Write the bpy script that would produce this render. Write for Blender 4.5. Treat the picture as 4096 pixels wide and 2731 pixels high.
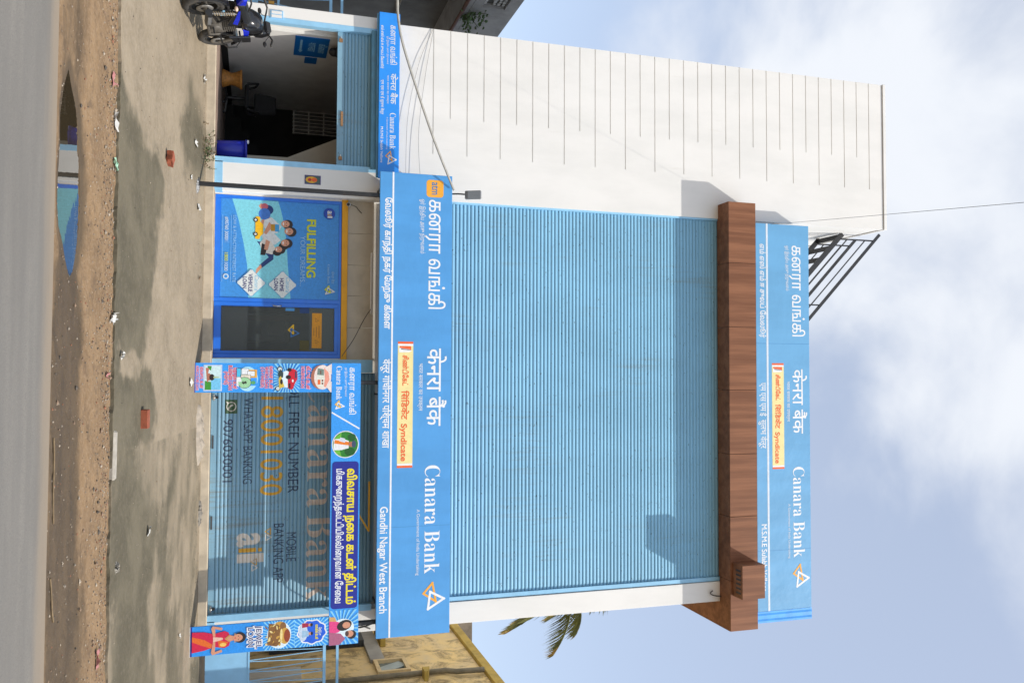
import bpy, bmesh, math, random, re
import numpy as np
from mathutils import Vector, Matrix, noise as mnoise
from mathutils.geometry import interpolate_bezier, delaunay_2d_cdt

for o in list(bpy.data.objects):
    bpy.data.objects.remove(o, do_unlink=True)
scene = bpy.context.scene
COL = scene.collection

# ------------------------------------------------------------------ camera
# The picture is a portrait photograph lying on its side: the camera is rolled a quarter turn.
cam_data = bpy.data.cameras.new("camera")
cam = bpy.data.objects.new("camera", cam_data)
COL.objects.link(cam)
cam_data.sensor_width = 36.0
cam_data.lens = 29.575
cam_data.clip_start = 0.05
cam_data.clip_end = 3000.0
_rt = Vector((-0.00413711, -0.29359593, 0.95592066))
_dn = Vector((0.99933596, 0.03339211, 0.01458086))
_fw = Vector((-0.03620109, 0.95534622, 0.29326282))
cam.matrix_world = Matrix(((_rt.x, -_dn.x, -_fw.x, 0.0),
                           (_rt.y, -_dn.y, -_fw.y, -15.0),
                           (_rt.z, -_dn.z, -_fw.z, 1.58),
                           (0, 0, 0, 1)))
scene.camera = cam

# ------------------------------------------------------------------ light
SUN_DIR = Vector((1.16, -1.0, 2.08)).normalized()          # towards the sun
sun_el = math.asin(SUN_DIR.z)
sun_az = math.atan2(SUN_DIR.x, SUN_DIR.y)
sd = bpy.data.lights.new("sun", 'SUN')
sd.energy = 2.6
sd.angle = math.radians(0.6)
sd.color = (1.0, 0.95, 0.87)
so = bpy.data.objects.new("sun", sd)
COL.objects.link(so)
so.location = (20, -20, 40)
so.rotation_euler = (-SUN_DIR).to_track_quat('-Z', 'Y').to_euler()

CLOUD_BANKS = [((-0.125, 0.732, 0.670), 0.955, 0.995, 0.13), ((-0.37, 0.752, 0.546), 0.955, 0.995, 0.15), ((0.24, 0.815, 0.53), 0.93, 0.99, -0.16)]
world = bpy.data.worlds.new("World")
scene.world = world
world.use_nodes = True
wn = world.node_tree
wn.nodes.clear()
def wnode(t, **kw):
    n = wn.nodes.new(t)
    for k, v in kw.items():
        setattr(n, k, v)
    return n
w_out = wnode('ShaderNodeOutputWorld')
w_bg = wnode('ShaderNodeBackground')
w_bg.inputs['Strength'].default_value = 0.14
w_sky = wnode('ShaderNodeTexSky', sky_type='NISHITA', sun_disc=False)
w_sky.sun_elevation = sun_el
w_sky.sun_rotation = sun_az
w_sky.altitude = 50.0
w_sky.air_density = 1.0
w_sky.dust_density = 1.6
w_sky.ozone_density = 1.0
w_tc = wnode('ShaderNodeTexCoord')
w_map = wnode('ShaderNodeMapping')
w_map.inputs['Location'].default_value = (0.55, 0.10, 0.30)
w_map.inputs['Scale'].default_value = (1.0, 1.0, 1.5)
w_n1 = wnode('ShaderNodeTexNoise')
w_n1.inputs['Scale'].default_value = 3.1
w_n1.inputs['Detail'].default_value = 9.0
w_n1.inputs['Roughness'].default_value = 0.52
w_n1.inputs['Distortion'].default_value = 0.25
def blob(d, lo, hi, amt):
    """broad cloud bank (or clear stretch) round a direction of the sky"""
    v = wnode('ShaderNodeVectorMath', operation='DOT_PRODUCT')
    v.inputs[1].default_value = d
    wn.links.new(w_tc.outputs['Generated'], v.inputs[0])
    r = wnode('ShaderNodeMapRange', interpolation_type='SMOOTHSTEP')
    r.inputs['From Min'].default_value = lo
    r.inputs['From Max'].default_value = hi
    r.inputs['To Max'].default_value = amt
    wn.links.new(v.outputs['Value'], r.inputs['Value'])
    return r.outputs[0]
w_sum = w_n1.outputs['Fac']
for args in CLOUD_BANKS:
    ad = wnode('ShaderNodeMath', operation='ADD')
    wn.links.new(w_sum, ad.inputs[0]); wn.links.new(blob(*args), ad.inputs[1])
    w_sum = ad.outputs[0]
w_ramp = wnode('ShaderNodeMapRange', interpolation_type='SMOOTHSTEP')
w_ramp.inputs['From Min'].default_value = 0.46
w_ramp.inputs['From Max'].default_value = 0.74
w_ramp.inputs['To Min'].default_value = 0.34
w_ramp.inputs['To Max'].default_value = 0.95
w_mix = wnode('ShaderNodeMix', data_type='RGBA')
w_mix.inputs['B'].default_value = (4.15, 4.3, 4.55, 1)
L = wn.links.new
L(w_tc.outputs['Generated'], w_map.inputs['Vector'])
L(w_map.outputs[0], w_n1.inputs['Vector'])
L(w_sum, w_ramp.inputs['Value'])
L(w_ramp.outputs[0], w_mix.inputs['Factor'])
L(w_sky.outputs[0], w_mix.inputs['A'])
L(w_mix.outputs['Result'], w_bg.inputs['Color'])
L(w_bg.outputs[0], w_out.inputs['Surface'])

vs = scene.view_settings
vs.view_transform = 'Standard'
vs.look = 'None'
vs.exposure = 0.68
vs.gamma = 1.0
vs.use_curve_mapping = False
scene.render.engine = 'CYCLES'
scene.cycles.max_bounces = 8

# ------------------------------------------------------------------ materials
MATS = {}
def _nt(name):
    m = bpy.data.materials.new(name)
    m.use_nodes = True
    return m, m.node_tree, m.node_tree.nodes['Principled BSDF']
def _pos(nt, scale=(1, 1, 1), obj=False):
    if obj:
        g = nt.nodes.new('ShaderNodeTexCoord'); src = g.outputs['Object']
    else:
        g = nt.nodes.new('ShaderNodeNewGeometry'); src = g.outputs['Position']
    mp = nt.nodes.new('ShaderNodeMapping')
    mp.inputs['Scale'].default_value = scale
    nt.links.new(src, mp.inputs['Vector'])
    return mp.outputs[0]
def _noise(nt, vec, scale, detail=4.0, rough=0.55, dist=0.0):
    n = nt.nodes.new('ShaderNodeTexNoise')
    n.inputs['Scale'].default_value = scale
    n.inputs['Detail'].default_value = detail
    n.inputs['Roughness'].default_value = rough
    n.inputs['Distortion'].default_value = dist
    nt.links.new(vec, n.inputs['Vector'])
    return n.outputs['Fac']
def _range(nt, val, a, b, c=0.0, d=1.0, smooth=True):
    n = nt.nodes.new('ShaderNodeMapRange')
    if smooth: n.interpolation_type = 'SMOOTHSTEP'
    n.inputs['From Min'].default_value = a
    n.inputs['From Max'].default_value = b
    n.inputs['To Min'].default_value = c
    n.inputs['To Max'].default_value = d
    nt.links.new(val, n.inputs['Value'])
    return n.outputs[0]
def _mix(nt, fac, a, b, blend='MIX'):
    n = nt.nodes.new('ShaderNodeMix')
    n.data_type = 'RGBA'
    n.blend_type = blend
    for sock, v in (('A', a), ('B', b)):
        if isinstance(v, (tuple, list)):
            n.inputs[sock].default_value = (v[0], v[1], v[2], 1)
        else:
            nt.links.new(v, n.inputs[sock])
    if isinstance(fac, (int, float)):
        n.inputs['Factor'].default_value = fac
    else:
        nt.links.new(fac, n.inputs['Factor'])
    return n.outputs['Result']
def _math(nt, op, a, b):
    n = nt.nodes.new('ShaderNodeMath')
    n.operation = op
    for i, v in enumerate((a, b)):
        if isinstance(v, (int, float)): n.inputs[i].default_value = v
        else: nt.links.new(v, n.inputs[i])
    return n.outputs[0]
def _bump(nt, bs, h, strength, dist):
    b = nt.nodes.new('ShaderNodeBump')
    b.inputs['Strength'].default_value = strength
    b.inputs['Distance'].default_value = dist
    nt.links.new(h, b.inputs['Height'])
    nt.links.new(b.outputs[0], bs.inputs['Normal'])
def mul(c, k): return tuple(min(1.0, x * k) for x in c)

def mat(name, col, rough=0.6, var=0.08, scale=6.0, bump=0.0, bscale=60.0, metal=0.0, dirt=0.0, dirtcol=(0.12, 0.09, 0.06), stretch=(1, 1, 1), coat=0.0, obj=False, spec=0.5):
    if name in MATS: return MATS[name]
    m, nt, bs = _nt(name)
    v = _pos(nt, stretch, obj)
    f = _noise(nt, v, scale, 5.0)
    c = _mix(nt, _range(nt, f, 0.3, 0.7), mul(col, 1 - var), mul(col, 1 + var))
    if dirt > 0:
        g = _noise(nt, v, scale * 0.45 + 0.7, 6.0, 0.65, 0.6)
        c = _mix(nt, _range(nt, g, 0.52, 0.75, 0.0, dirt), c, dirtcol)
    nt.links.new(c, bs.inputs['Base Color'])
    bs.inputs['Roughness'].default_value = rough
    bs.inputs['Metallic'].default_value = metal
    bs.inputs['Specular IOR Level'].default_value = spec
    if coat: bs.inputs['Coat Weight'].default_value = coat
    if bump > 0:
        _bump(nt, bs, _noise(nt, _pos(nt, (1, 1, 1), obj), bscale, 4.0), 0.5, bump)
    MATS[name] = m
    return m

def mat_shutter(name, base, rust_amt):
    m, nt, bs = _nt(name)
    v = _pos(nt, (1.0, 1.0, 0.05))
    broad = _noise(nt, _pos(nt, (1, 1, 0.6)), 0.9, 4.0)
    c = _mix(nt, _range(nt, broad, 0.3, 0.7), mul(base, 0.90), mul(base, 1.08))
    row = _noise(nt, _pos(nt, (0.12, 0.12, 30.0)), 1.0, 2.0)
    c = _mix(nt, _range(nt, row, 0.3, 0.7, 0.0, 0.5), c, mul(base, 1.16))
    st = _noise(nt, v, 15.0, 6.0, 0.72)
    big = _noise(nt, _pos(nt, (1, 1, 0.5)), 0.8, 3.0)
    fac = _math(nt, 'MULTIPLY', _range(nt, st, 0.46, 0.70), _range(nt, big, 0.50, 0.68, 0.05, 1.0))
    c = _mix(nt, _math(nt, 'MULTIPLY', fac, rust_amt), c, (0.21, 0.16, 0.075))
    spk = _noise(nt, _pos(nt, (0.7, 1.0, 1.6)), 26.0, 2.0, 0.5)
    c = _mix(nt, _range(nt, spk, 0.675, 0.74, 0.0, 0.8), c, (0.045, 0.035, 0.03))
    nt.links.new(c, bs.inputs['Base Color'])
    bs.inputs['Roughness'].default_value = 0.42
    bs.inputs['Specular IOR Level'].default_value = 0.4
    MATS[name] = m
    return m

def mat_wood():
    m, nt, bs = _nt('wood_panel')
    v = _pos(nt, (1.0, 1.0, 0.05))
    f1 = _noise(nt, v, 7.0, 4.0, 0.6, 0.08)
    f2 = _noise(nt, _pos(nt, (1, 1, 0.035)), 34.0, 3.0, 0.6)
    c = _mix(nt, _range(nt, f1, 0.33, 0.66), (0.180, 0.074, 0.036), (0.285, 0.124, 0.062))
    c = _mix(nt, _range(nt, f2, 0.42, 0.72, 0.0, 0.40), c, (0.15, 0.052, 0.021))
    nt.links.new(c, bs.inputs['Base Color'])
    bs.inputs['Roughness'].default_value = 0.6
    bs.inputs['Specular IOR Level'].default_value = 0.25
    MATS['wood_panel'] = m
    return m

def mat_white():
    m, nt, bs = _nt('white_plaster')
    f = _noise(nt, _pos(nt, (1, 1, 0.35)), 1.6, 6.0, 0.6)
    c = _mix(nt, _range(nt, f, 0.35, 0.7), (0.80, 0.79, 0.76), (0.735, 0.73, 0.70))
    g = _noise(nt, _pos(nt, (1, 1, 0.12)), 9.0, 4.0, 0.6)
    c = _mix(nt, _range(nt, g, 0.62, 0.8, 0.0, 0.25), c, (0.58, 0.55, 0.48))
    nt.links.new(c, bs.inputs['Base Color'])
    bs.inputs['Roughness'].default_value = 0.7
    bs.inputs['Specular IOR Level'].default_value = 0.25
    _bump(nt, bs, _noise(nt, _pos(nt), 45.0, 4.0), 0.25, 0.004)
    MATS['white_plaster'] = m
    return m

def mat_yellow_house():
    m, nt, bs = _nt('stained_yellow_plaster')
    f = _noise(nt, _pos(nt, (1, 0.8, 1.2)), 1.3, 6.0, 0.65, 0.5)
    c = _mix(nt, _range(nt, f, 0.35, 0.68), (0.82, 0.62, 0.29), (0.70, 0.56, 0.34))
    g = _noise(nt, _pos(nt, (1.0, 1.0, 0.8)), 1.8, 9.0, 0.78, 0.9)
    c = _mix(nt, _range(nt, g, 0.46, 0.66, 0.0, 0.85), c, (0.14, 0.105, 0.065))
    k = _noise(nt, _pos(nt, (1, 1, 0.7)), 5.0, 5.0, 0.7)
    c = _mix(nt, _range(nt, k, 0.52, 0.70, 0.0, 0.7), c, (0.70, 0.58, 0.36))
    nt.links.new(c, bs.inputs['Base Color'])
    bs.inputs['Roughness'].default_value = 0.85
    _bump(nt, bs, _noise(nt, _pos(nt), 18.0, 5.0), 0.5, 0.01)
    MATS['stained_yellow_plaster'] = m
    return m

def mat_apron():
    m, nt, bs = _nt('concrete_apron')
    at = nt.nodes.new('ShaderNodeAttribute'); at.attribute_name = 'stain'
    st = at.outputs['Fac']
    f = _noise(nt, _pos(nt, (1, 1, 1)), 1.5, 7.0, 0.62, 0.3)
    fine = _noise(nt, _pos(nt), 16.0, 6.0, 0.7)
    c = _mix(nt, _range(nt, f, 0.3, 0.7), (0.292, 0.238, 0.165), (0.212, 0.172, 0.117))
    c = _mix(nt, _range(nt, fine, 0.40, 0.68, 0.0, 0.5), c, (0.35, 0.29, 0.22))
    s2 = _math(nt, 'ADD', st, _math(nt, 'MULTIPLY', _math(nt, 'SUBTRACT', fine, 0.5), 0.9))
    d = _mix(nt, _range(nt, f, 0.35, 0.65), (0.092, 0.080, 0.053), (0.138, 0.119, 0.080))
    d = _mix(nt, _range(nt, fine, 0.45, 0.7, 0.0, 0.35), d, (0.19, 0.16, 0.12))
    c = _mix(nt, _range(nt, s2, 0.04, 0.66), c, d)
    gr = _noise(nt, _pos(nt), 130.0, 3.0, 0.6)
    c = _mix(nt, _range(nt, gr, 0.6, 0.75, 0.0, 0.4), c, (0.12, 0.10, 0.08))
    nt.links.new(c, bs.inputs['Base Color'])
    bs.inputs['Roughness'].default_value = 0.88
    bs.inputs['Specular IOR Level'].default_value = 0.25
    h = _math(nt, 'ADD', _math(nt, 'MULTIPLY', fine, 0.6), _math(nt, 'MULTIPLY', gr, 0.25))
    _bump(nt, bs, h, 0.6, 0.012)
    MATS['concrete_apron'] = m
    return m

def mat_dirt():
    m, nt, bs = _nt('dusty_soil')
    at = nt.nodes.new('ShaderNodeAttribute'); at.attribute_name = 'wet'
    wet = at.outputs['Fac']
    f = _noise(nt, _pos(nt, (0.6, 1.3, 1)), 1.9, 7.0, 0.62, 0.4)
    fine = _noise(nt, _pos(nt), 24.0, 6.0, 0.7)
    gr = _noise(nt, _pos(nt), 95.0, 4.0, 0.65)
    dry = _mix(nt, _range(nt, f, 0.3, 0.7), (0.270, 0.176, 0.094), (0.190, 0.122, 0.066))
    dry = _mix(nt, _range(nt, fine, 0.42, 0.7, 0.0, 0.55), dry, (0.33, 0.24, 0.155))
    mid = _noise(nt, _pos(nt), 7.0, 6.0, 0.7)
    dry = _mix(nt, _range(nt, mid, 0.50, 0.68, 0.0, 0.7), dry, (0.135, 0.092, 0.058))
    dry = _mix(nt, _range(nt, gr, 0.58, 0.72, 0.0, 0.6), dry, (0.12, 0.085, 0.056))
    w = _mix(nt, _range(nt, f, 0.3, 0.7), (0.120, 0.084, 0.050), (0.080, 0.057, 0.035))
    w = _mix(nt, _range(nt, fine, 0.5, 0.75, 0.0, 0.4), w, (0.145, 0.104, 0.064))
    w2 = _math(nt, 'ADD', wet, _math(nt, 'MULTIPLY', _math(nt, 'SUBTRACT', f, 0.5), 0.7))
    fac = _range(nt, w2, 0.25, 0.75)
    nt.links.new(_mix(nt, fac, dry, w), bs.inputs['Base Color'])
    nt.links.new(_range(nt, w2, 0.5, 1.0, 0.93, 0.62), bs.inputs['Roughness'])
    bs.inputs['Specular IOR Level'].default_value = 0.25
    h = _math(nt, 'ADD', _math(nt, 'MULTIPLY', fine, 0.7), _math(nt, 'MULTIPLY', gr, 0.35))
    _bump(nt, bs, h, 0.8, 0.02)
    MATS['dusty_soil'] = m
    return m

def mat_road():
    m, nt, bs = _nt('dusty_asphalt')
    f = _noise(nt, _pos(nt, (0.35, 1.6, 1)), 1.4, 6.0, 0.6, 0.3)
    gr = _noise(nt, _pos(nt), 150.0, 4.0, 0.7)
    c = _mix(nt, _range(nt, f, 0.3, 0.7), (0.190, 0.178, 0.158), (0.245, 0.228, 0.200))
    c = _mix(nt, _range(nt, gr, 0.42, 0.62, 0.0, 0.75), c, (0.11, 0.104, 0.095))
    trk = _noise(nt, _pos(nt, (0.05, 2.2, 1)), 1.0, 4.0, 0.6)
    c = _mix(nt, _range(nt, trk, 0.42, 0.62, 0.0, 0.45), c, (0.15, 0.142, 0.13))
    sp = _noise(nt, _pos(nt, (0.7, 1.3, 1)), 6.0, 3.0, 0.5)
    c = _mix(nt, _range(nt, sp, 0.70, 0.76, 0.0, 0.5), c, (0.11, 0.105, 0.10))
    sepn = nt.nodes.new('ShaderNodeSeparateXYZ')
    nt.links.new(_pos(nt), sepn.inputs[0])
    edge = _math(nt, 'ADD', sepn.outputs['Y'], _math(nt, 'MULTIPLY', f, 0.5))
    c = _mix(nt, _range(nt, edge, -7.75, -7.25, 0.0, 0.85), c, (0.27, 0.215, 0.155))
    nt.links.new(c, bs.inputs['Base Color'])
    bs.inputs['Roughness'].default_value = 0.9
    bs.inputs['Specular IOR Level'].default_value = 0.25
    _bump(nt, bs, gr, 0.6, 0.006)
    MATS['dusty_asphalt'] = m
    return m

def mat_water():
    m, nt, bs = _nt('muddy_water')
    bs.inputs['Base Color'].default_value = (0.040, 0.030, 0.017, 1)
    bs.inputs['Roughness'].default_value = 0.015
    bs.inputs['IOR'].default_value = 1.40
    bs.inputs['Specular IOR Level'].default_value = 0.75
    _bump(nt, bs, _noise(nt, _pos(nt), 5.0, 2.0), 0.04, 0.01)
    MATS['muddy_water'] = m
    return m

def mat_glass(name, tint=(0.75, 0.8, 0.8), alpha=0.25):
    m, nt, bs = _nt(name)
    bs.inputs['Base Color'].default_value = (*tint, 1)
    bs.inputs['Roughness'].default_value = 0.04
    bs.inputs['Alpha'].default_value = alpha
    v = _noise(nt, _pos(nt), 3.0, 4.0)
    nt.links.new(_range(nt, v, 0.3, 0.7, 0.03, 0.10), bs.inputs['Roughness'])
    MATS[name] = m
    return m

W_WHITE = mat_white()
W_WOOD = mat_wood()
W_YEL = mat_yellow_house()
W_APRON = mat_apron()
W_DIRT = mat_dirt()
W_ROAD = mat_road()
W_WATER = mat_water()
S_UP = mat_shutter('pale_blue_shutter_paint', (0.220, 0.460, 0.640), 0.38)
S_LOW = mat_shutter('weathered_blue_shutter_paint', (0.195, 0.355, 0.465), 0.7)
RAIL = mat('pale_blue_rail_paint', (0.29, 0.57, 0.80), 0.45, 0.06, 5, dirt=0.25, dirtcol=(0.2, 0.25, 0.25))
HOODB = mat('dull_blue_hood_paint', (0.10, 0.27, 0.40), 0.5, 0.1, 5, dirt=0.3)
GATEB = mat('sky_blue_gate_paint', (0.25, 0.50, 0.74), 0.45, 0.06, 4, dirt=0.2, dirtcol=(0.2, 0.3, 0.4))
SIGNB = mat('sign_blue_vinyl', (0.078, 0.318, 0.680), 0.42, 0.06, 3, stretch=(1, 1, 0.2), bump=0.02, bscale=2.5)
SIGNU = mat('faded_sign_blue_vinyl', (0.140, 0.385, 0.650), 0.42, 0.06, 2.5, stretch=(1, 1, 0.2), bump=0.02, bscale=2.5)
SIGNL = mat('bright_sign_blue_vinyl', (0.018, 0.275, 0.86), 0.35, 0.04, 3)
FLAPB = mat('bright_blue_folded_vinyl', (0.07, 0.36, 0.88), 0.35, 0.12, 6)
SIGNW = mat('sign_white_print', (0.80, 0.82, 0.84), 0.45, 0.05, 20)
SIGNG = mat('sign_pale_grey_print', (0.68, 0.74, 0.80), 0.45, 0.05, 20)
ORNG = mat('logo_amber_print', (0.86, 0.40, 0.035), 0.45, 0.05, 20)
SORNG = mat('panel_orange_print', (0.80, 0.13, 0.03), 0.5, 0.05, 20)
PALEY = mat('panel_pale_yellow_print', (0.83, 0.72, 0.33), 0.5, 0.04, 10)
BLACK = mat('black_steel_paint', (0.018, 0.018, 0.019), 0.45, 0.15, 12, dirt=0.2)
DARKG = mat('dark_grey_metal', (0.055, 0.058, 0.062), 0.5, 0.12, 12)
FRAMEB = mat('royal_blue_aluminium', (0.012, 0.165, 0.72), 0.32, 0.05, 6, coat=0.2)
HEADY = mat('amber_header_panel', (0.76, 0.36, 0.004), 0.5, 0.06, 6, dirt=0.2)
TILE = mat('beige_panel', (0.50, 0.45, 0.37), 0.6, 0.06, 4, dirt=0.2)
BEIGE = mat('inner_beige_paint', (0.50, 0.47, 0.41), 0.75, 0.06, 3, dirt=0.15)
INW = mat('inner_white_paint', (0.70, 0.69, 0.66), 0.7, 0.05, 3, dirt=0.15, dirtcol=(0.4, 0.38, 0.34))
PLIN = mat('cream_plinth_paint', (0.50, 0.42, 0.31), 0.8, 0.12, 5, bump=0.004, bscale=30, dirt=0.45, dirtcol=(0.30, 0.24, 0.17))
CEM = mat('raw_cement', (0.36, 0.31, 0.25), 0.9, 0.18, 5, bump=0.012, bscale=25, dirt=0.5, dirtcol=(0.18, 0.15, 0.11))
GREYC = mat('grey_weathered_concrete', (0.33, 0.33, 0.325), 0.85, 0.15, 2.2, bump=0.006, bscale=25, dirt=0.55, dirtcol=(0.14, 0.135, 0.125))
DGREYC = mat('dark_grey_wall', (0.12, 0.12, 0.112), 0.85, 0.18, 1.6, dirt=0.5, dirtcol=(0.06, 0.06, 0.055))

# ------------------------------------------------------------------ mesh helpers
ROOT = {}
class MB:
    """collects faces in world metres; build() links them as one mesh object"""
    def __init__(s):
        s.v = []; s.f = []; s.m = []; s.mats = []; s.smooth = set()
    def mi(s, m):
        if m not in s.mats: s.mats.append(m)
        return s.mats.index(m)
    def add(s, verts, faces, m, smooth=False):
        b = len(s.v); k = s.mi(m)
        s.v += [tuple(p) for p in verts]
        for f in faces:
            if smooth: s.smooth.add(len(s.f))
            s.f.append([b + i for i in f]); s.m.append(k)
        return s
    def box(s, x0, x1, y0, y1, z0, z1, m):
        v = [(x0, y0, z0), (x1, y0, z0), (x1, y1, z0), (x0, y1, z0), (x0, y0, z1), (x1, y0, z1), (x1, y1, z1), (x0, y1, z1)]
        return s.add(v, [(0, 3, 2, 1), (4, 5, 6, 7), (0, 1, 5, 4), (1, 2, 6, 5), (2, 3, 7, 6), (3, 0, 4, 7)], m)
    def obox(s, c, ax, ay, az, m):
        c = Vector(c); ax = Vector(ax); ay = Vector(ay); az = Vector(az)
        v = [c + sx * ax + sy * ay + sz * az for sz in (-1, 1) for sx, sy in ((-1, -1), (1, -1), (1, 1), (-1, 1))]
        return s.add(v, [(0, 3, 2, 1), (4, 5, 6, 7), (0, 1, 5, 4), (1, 2, 6, 5), (2, 3, 7, 6), (3, 0, 4, 7)], m)
    def bar(s, p, q, w, h, m, up=(0, 0, 1)):
        p = Vector(p); q = Vector(q); d = (q - p); l = d.length; d = d / l
        u = Vector(up)
        if abs(d.dot(u)) > 0.98: u = Vector((0, 1, 0))
        a = d.cross(u).normalized(); b = a.cross(d).normalized()
        return s.obox((p + q) / 2, d * l / 2, a * w / 2, b * h / 2, m)
    def prism(s, pts, y0, y1, m):                     # pts (x, z), extruded along y
        n = len(pts)
        v = [(x, y0, z) for x, z in pts] + [(x, y1, z) for x, z in pts]
        f = [tuple(range(n)), tuple(range(2 * n - 1, n - 1, -1))] + [(i, i + n, (i + 1) % n + n, (i + 1) % n) for i in range(n)]
        return s.add(v, f, m)
    def prism_x(s, pts, x0, x1, m):                   # pts (y, z), extruded along x
        n = len(pts)
        v = [(x0, y, z) for y, z in pts] + [(x1, y, z) for y, z in pts]
        f = [tuple(range(n - 1, -1, -1)), tuple(range(n, 2 * n))] + [(i, (i + 1) % n, (i + 1) % n + n, i + n) for i in range(n)]
        return s.add(v, f, m)
    def tube(s, pts, r, m, seg=8, cap=True):
        pts = [Vector(p) for p in pts]; n = len(pts)
        rr = r if isinstance(r, (list, tuple)) else [r] * n
        vs_, fs = [], []; prev = None
        for i, p in enumerate(pts):
            d = (pts[min(i + 1, n - 1)] - pts[max(i - 1, 0)]).normalized()
            if prev is None:
                u = Vector((0, 0, 1)) if abs(d.z) < 0.9 else Vector((1, 0, 0))
                a = d.cross(u).normalized()
            else:
                a = (prev - d * prev.dot(d)).normalized()
            prev = a; b = d.cross(a)
            for k in range(seg):
                t = 2 * math.pi * k / seg
                vs_.append(p + (a * math.cos(t) + b * math.sin(t)) * rr[i])
        for i in range(n - 1):
            for k in range(seg):
                fs.append((i * seg + k, i * seg + (k + 1) % seg, (i + 1) * seg + (k + 1) % seg, (i + 1) * seg + k))
        s.add(vs_, fs, m, True)
        if cap:
            s.add(vs_[:seg], [tuple(range(seg - 1, -1, -1))], m)
            s.add(vs_[-seg:], [tuple(range(seg))], m)
        return s
    def lathe(s, prof, c, m, seg=20, axis='z', a0=0.0, a1=2 * math.pi):   # prof (r, h)
        full = abs(a1 - a0 - 2 * math.pi) < 1e-6
        k = seg if full else seg + 1
        vs_, fs = [], []
        for r, h in prof:
            for i in range(k):
                t = a0 + (a1 - a0) * i / seg
                x, y = r * math.cos(t), r * math.sin(t)
                if axis == 'z': vs_.append((c[0] + x, c[1] + y, c[2] + h))
                elif axis == 'y': vs_.append((c[0] + x, c[1] + h, c[2] + y))
                else: vs_.append((c[0] + h, c[1] + x, c[2] + y))
        for j in range(len(prof) - 1):
            for i in range(seg if full else seg):
                i2 = (i + 1) % k if full else i + 1
                fs.append((j * k + i, j * k + i2, (j + 1) * k + i2, (j + 1) * k + i))
        return s.add(vs_, fs, m, True)
    def ball(s, c, r, m, seg=12, rings=8):
        rx, ry, rz = r if isinstance(r, (tuple, list)) else (r, r, r)
        vs_, fs = [], []
        for j in range(rings + 1):
            ph = math.pi * j / rings
            for i in range(seg):
                t = 2 * math.pi * i / seg
                vs_.append((c[0] + rx * math.sin(ph) * math.cos(t), c[1] + ry * math.sin(ph) * math.sin(t), c[2] + rz * math.cos(ph)))
        for j in range(rings):
            for i in range(seg):
                fs.append((j * seg + i, (j + 1) * seg + i, (j + 1) * seg + (i + 1) % seg, j * seg + (i + 1) % seg))
        return s.add(vs_, fs, m, True)
    def quad(s, a, b, c, d, m): return s.add([a, b, c, d], [(0, 1, 2, 3)], m)
    def flat(s, pts, y, m):                             # pts (x, z) facing -y
        return s.add([(x, y, z) for x, z in pts], [tuple(range(len(pts)))], m)
    def build(s, name, parent=None, bevel=0.0, label=None, kind=None):
        me = bpy.data.meshes.new(name)
        r = ROOT.get(parent, Vector((0, 0, 0))) if parent else Vector((0, 0, 0))
        me.from_pydata([(x - r.x, y - r.y, z - r.z) for x, y, z in s.v], [], s.f)
        for m in s.mats: me.materials.append(m)
        if len(s.mats) > 1: me.polygons.foreach_set('material_index', s.m)
        for i in s.smooth: me.polygons[i].use_smooth = True
        me.update()
        o = bpy.data.objects.new(name, me)
        COL.objects.link(o)
        if parent: o.parent = parent
        ROOT[o] = r
        if bevel:
            b = o.modifiers.new('edge', 'BEVEL'); b.width = bevel; b.segments = 1; b.limit_method = 'ANGLE'
        if label: o['label'] = label
        if kind: o['kind'] = kind
        return o

def tag(o, label, cat, group=None):
    o['label'] = label; o['category'] = cat
    if group: o['group'] = group
    return o
def thing(name, loc, label, cat, group=None):
    o = bpy.data.objects.new(name, None)
    o.empty_display_size = 0.2
    COL.objects.link(o)
    o.location = loc
    ROOT[o] = Vector(loc)
    return tag(o, label, cat, group)
def local_thing(name, loc, label, cat, group=None):
    """parts are given in the thing's own coordinates"""
    o = thing(name, loc, label, cat, group)
    ROOT[o] = Vector((0, 0, 0))
    return o
def structure(o):
    o['kind'] = 'structure'
    return o
def copy_at(src, dz=0.0, dx=0.0, dy=0.0):
    c = src.copy(); COL.objects.link(c)
    c.location = (src.location.x + dx, src.location.y + dy, src.location.z + dz)
    return c

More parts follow.
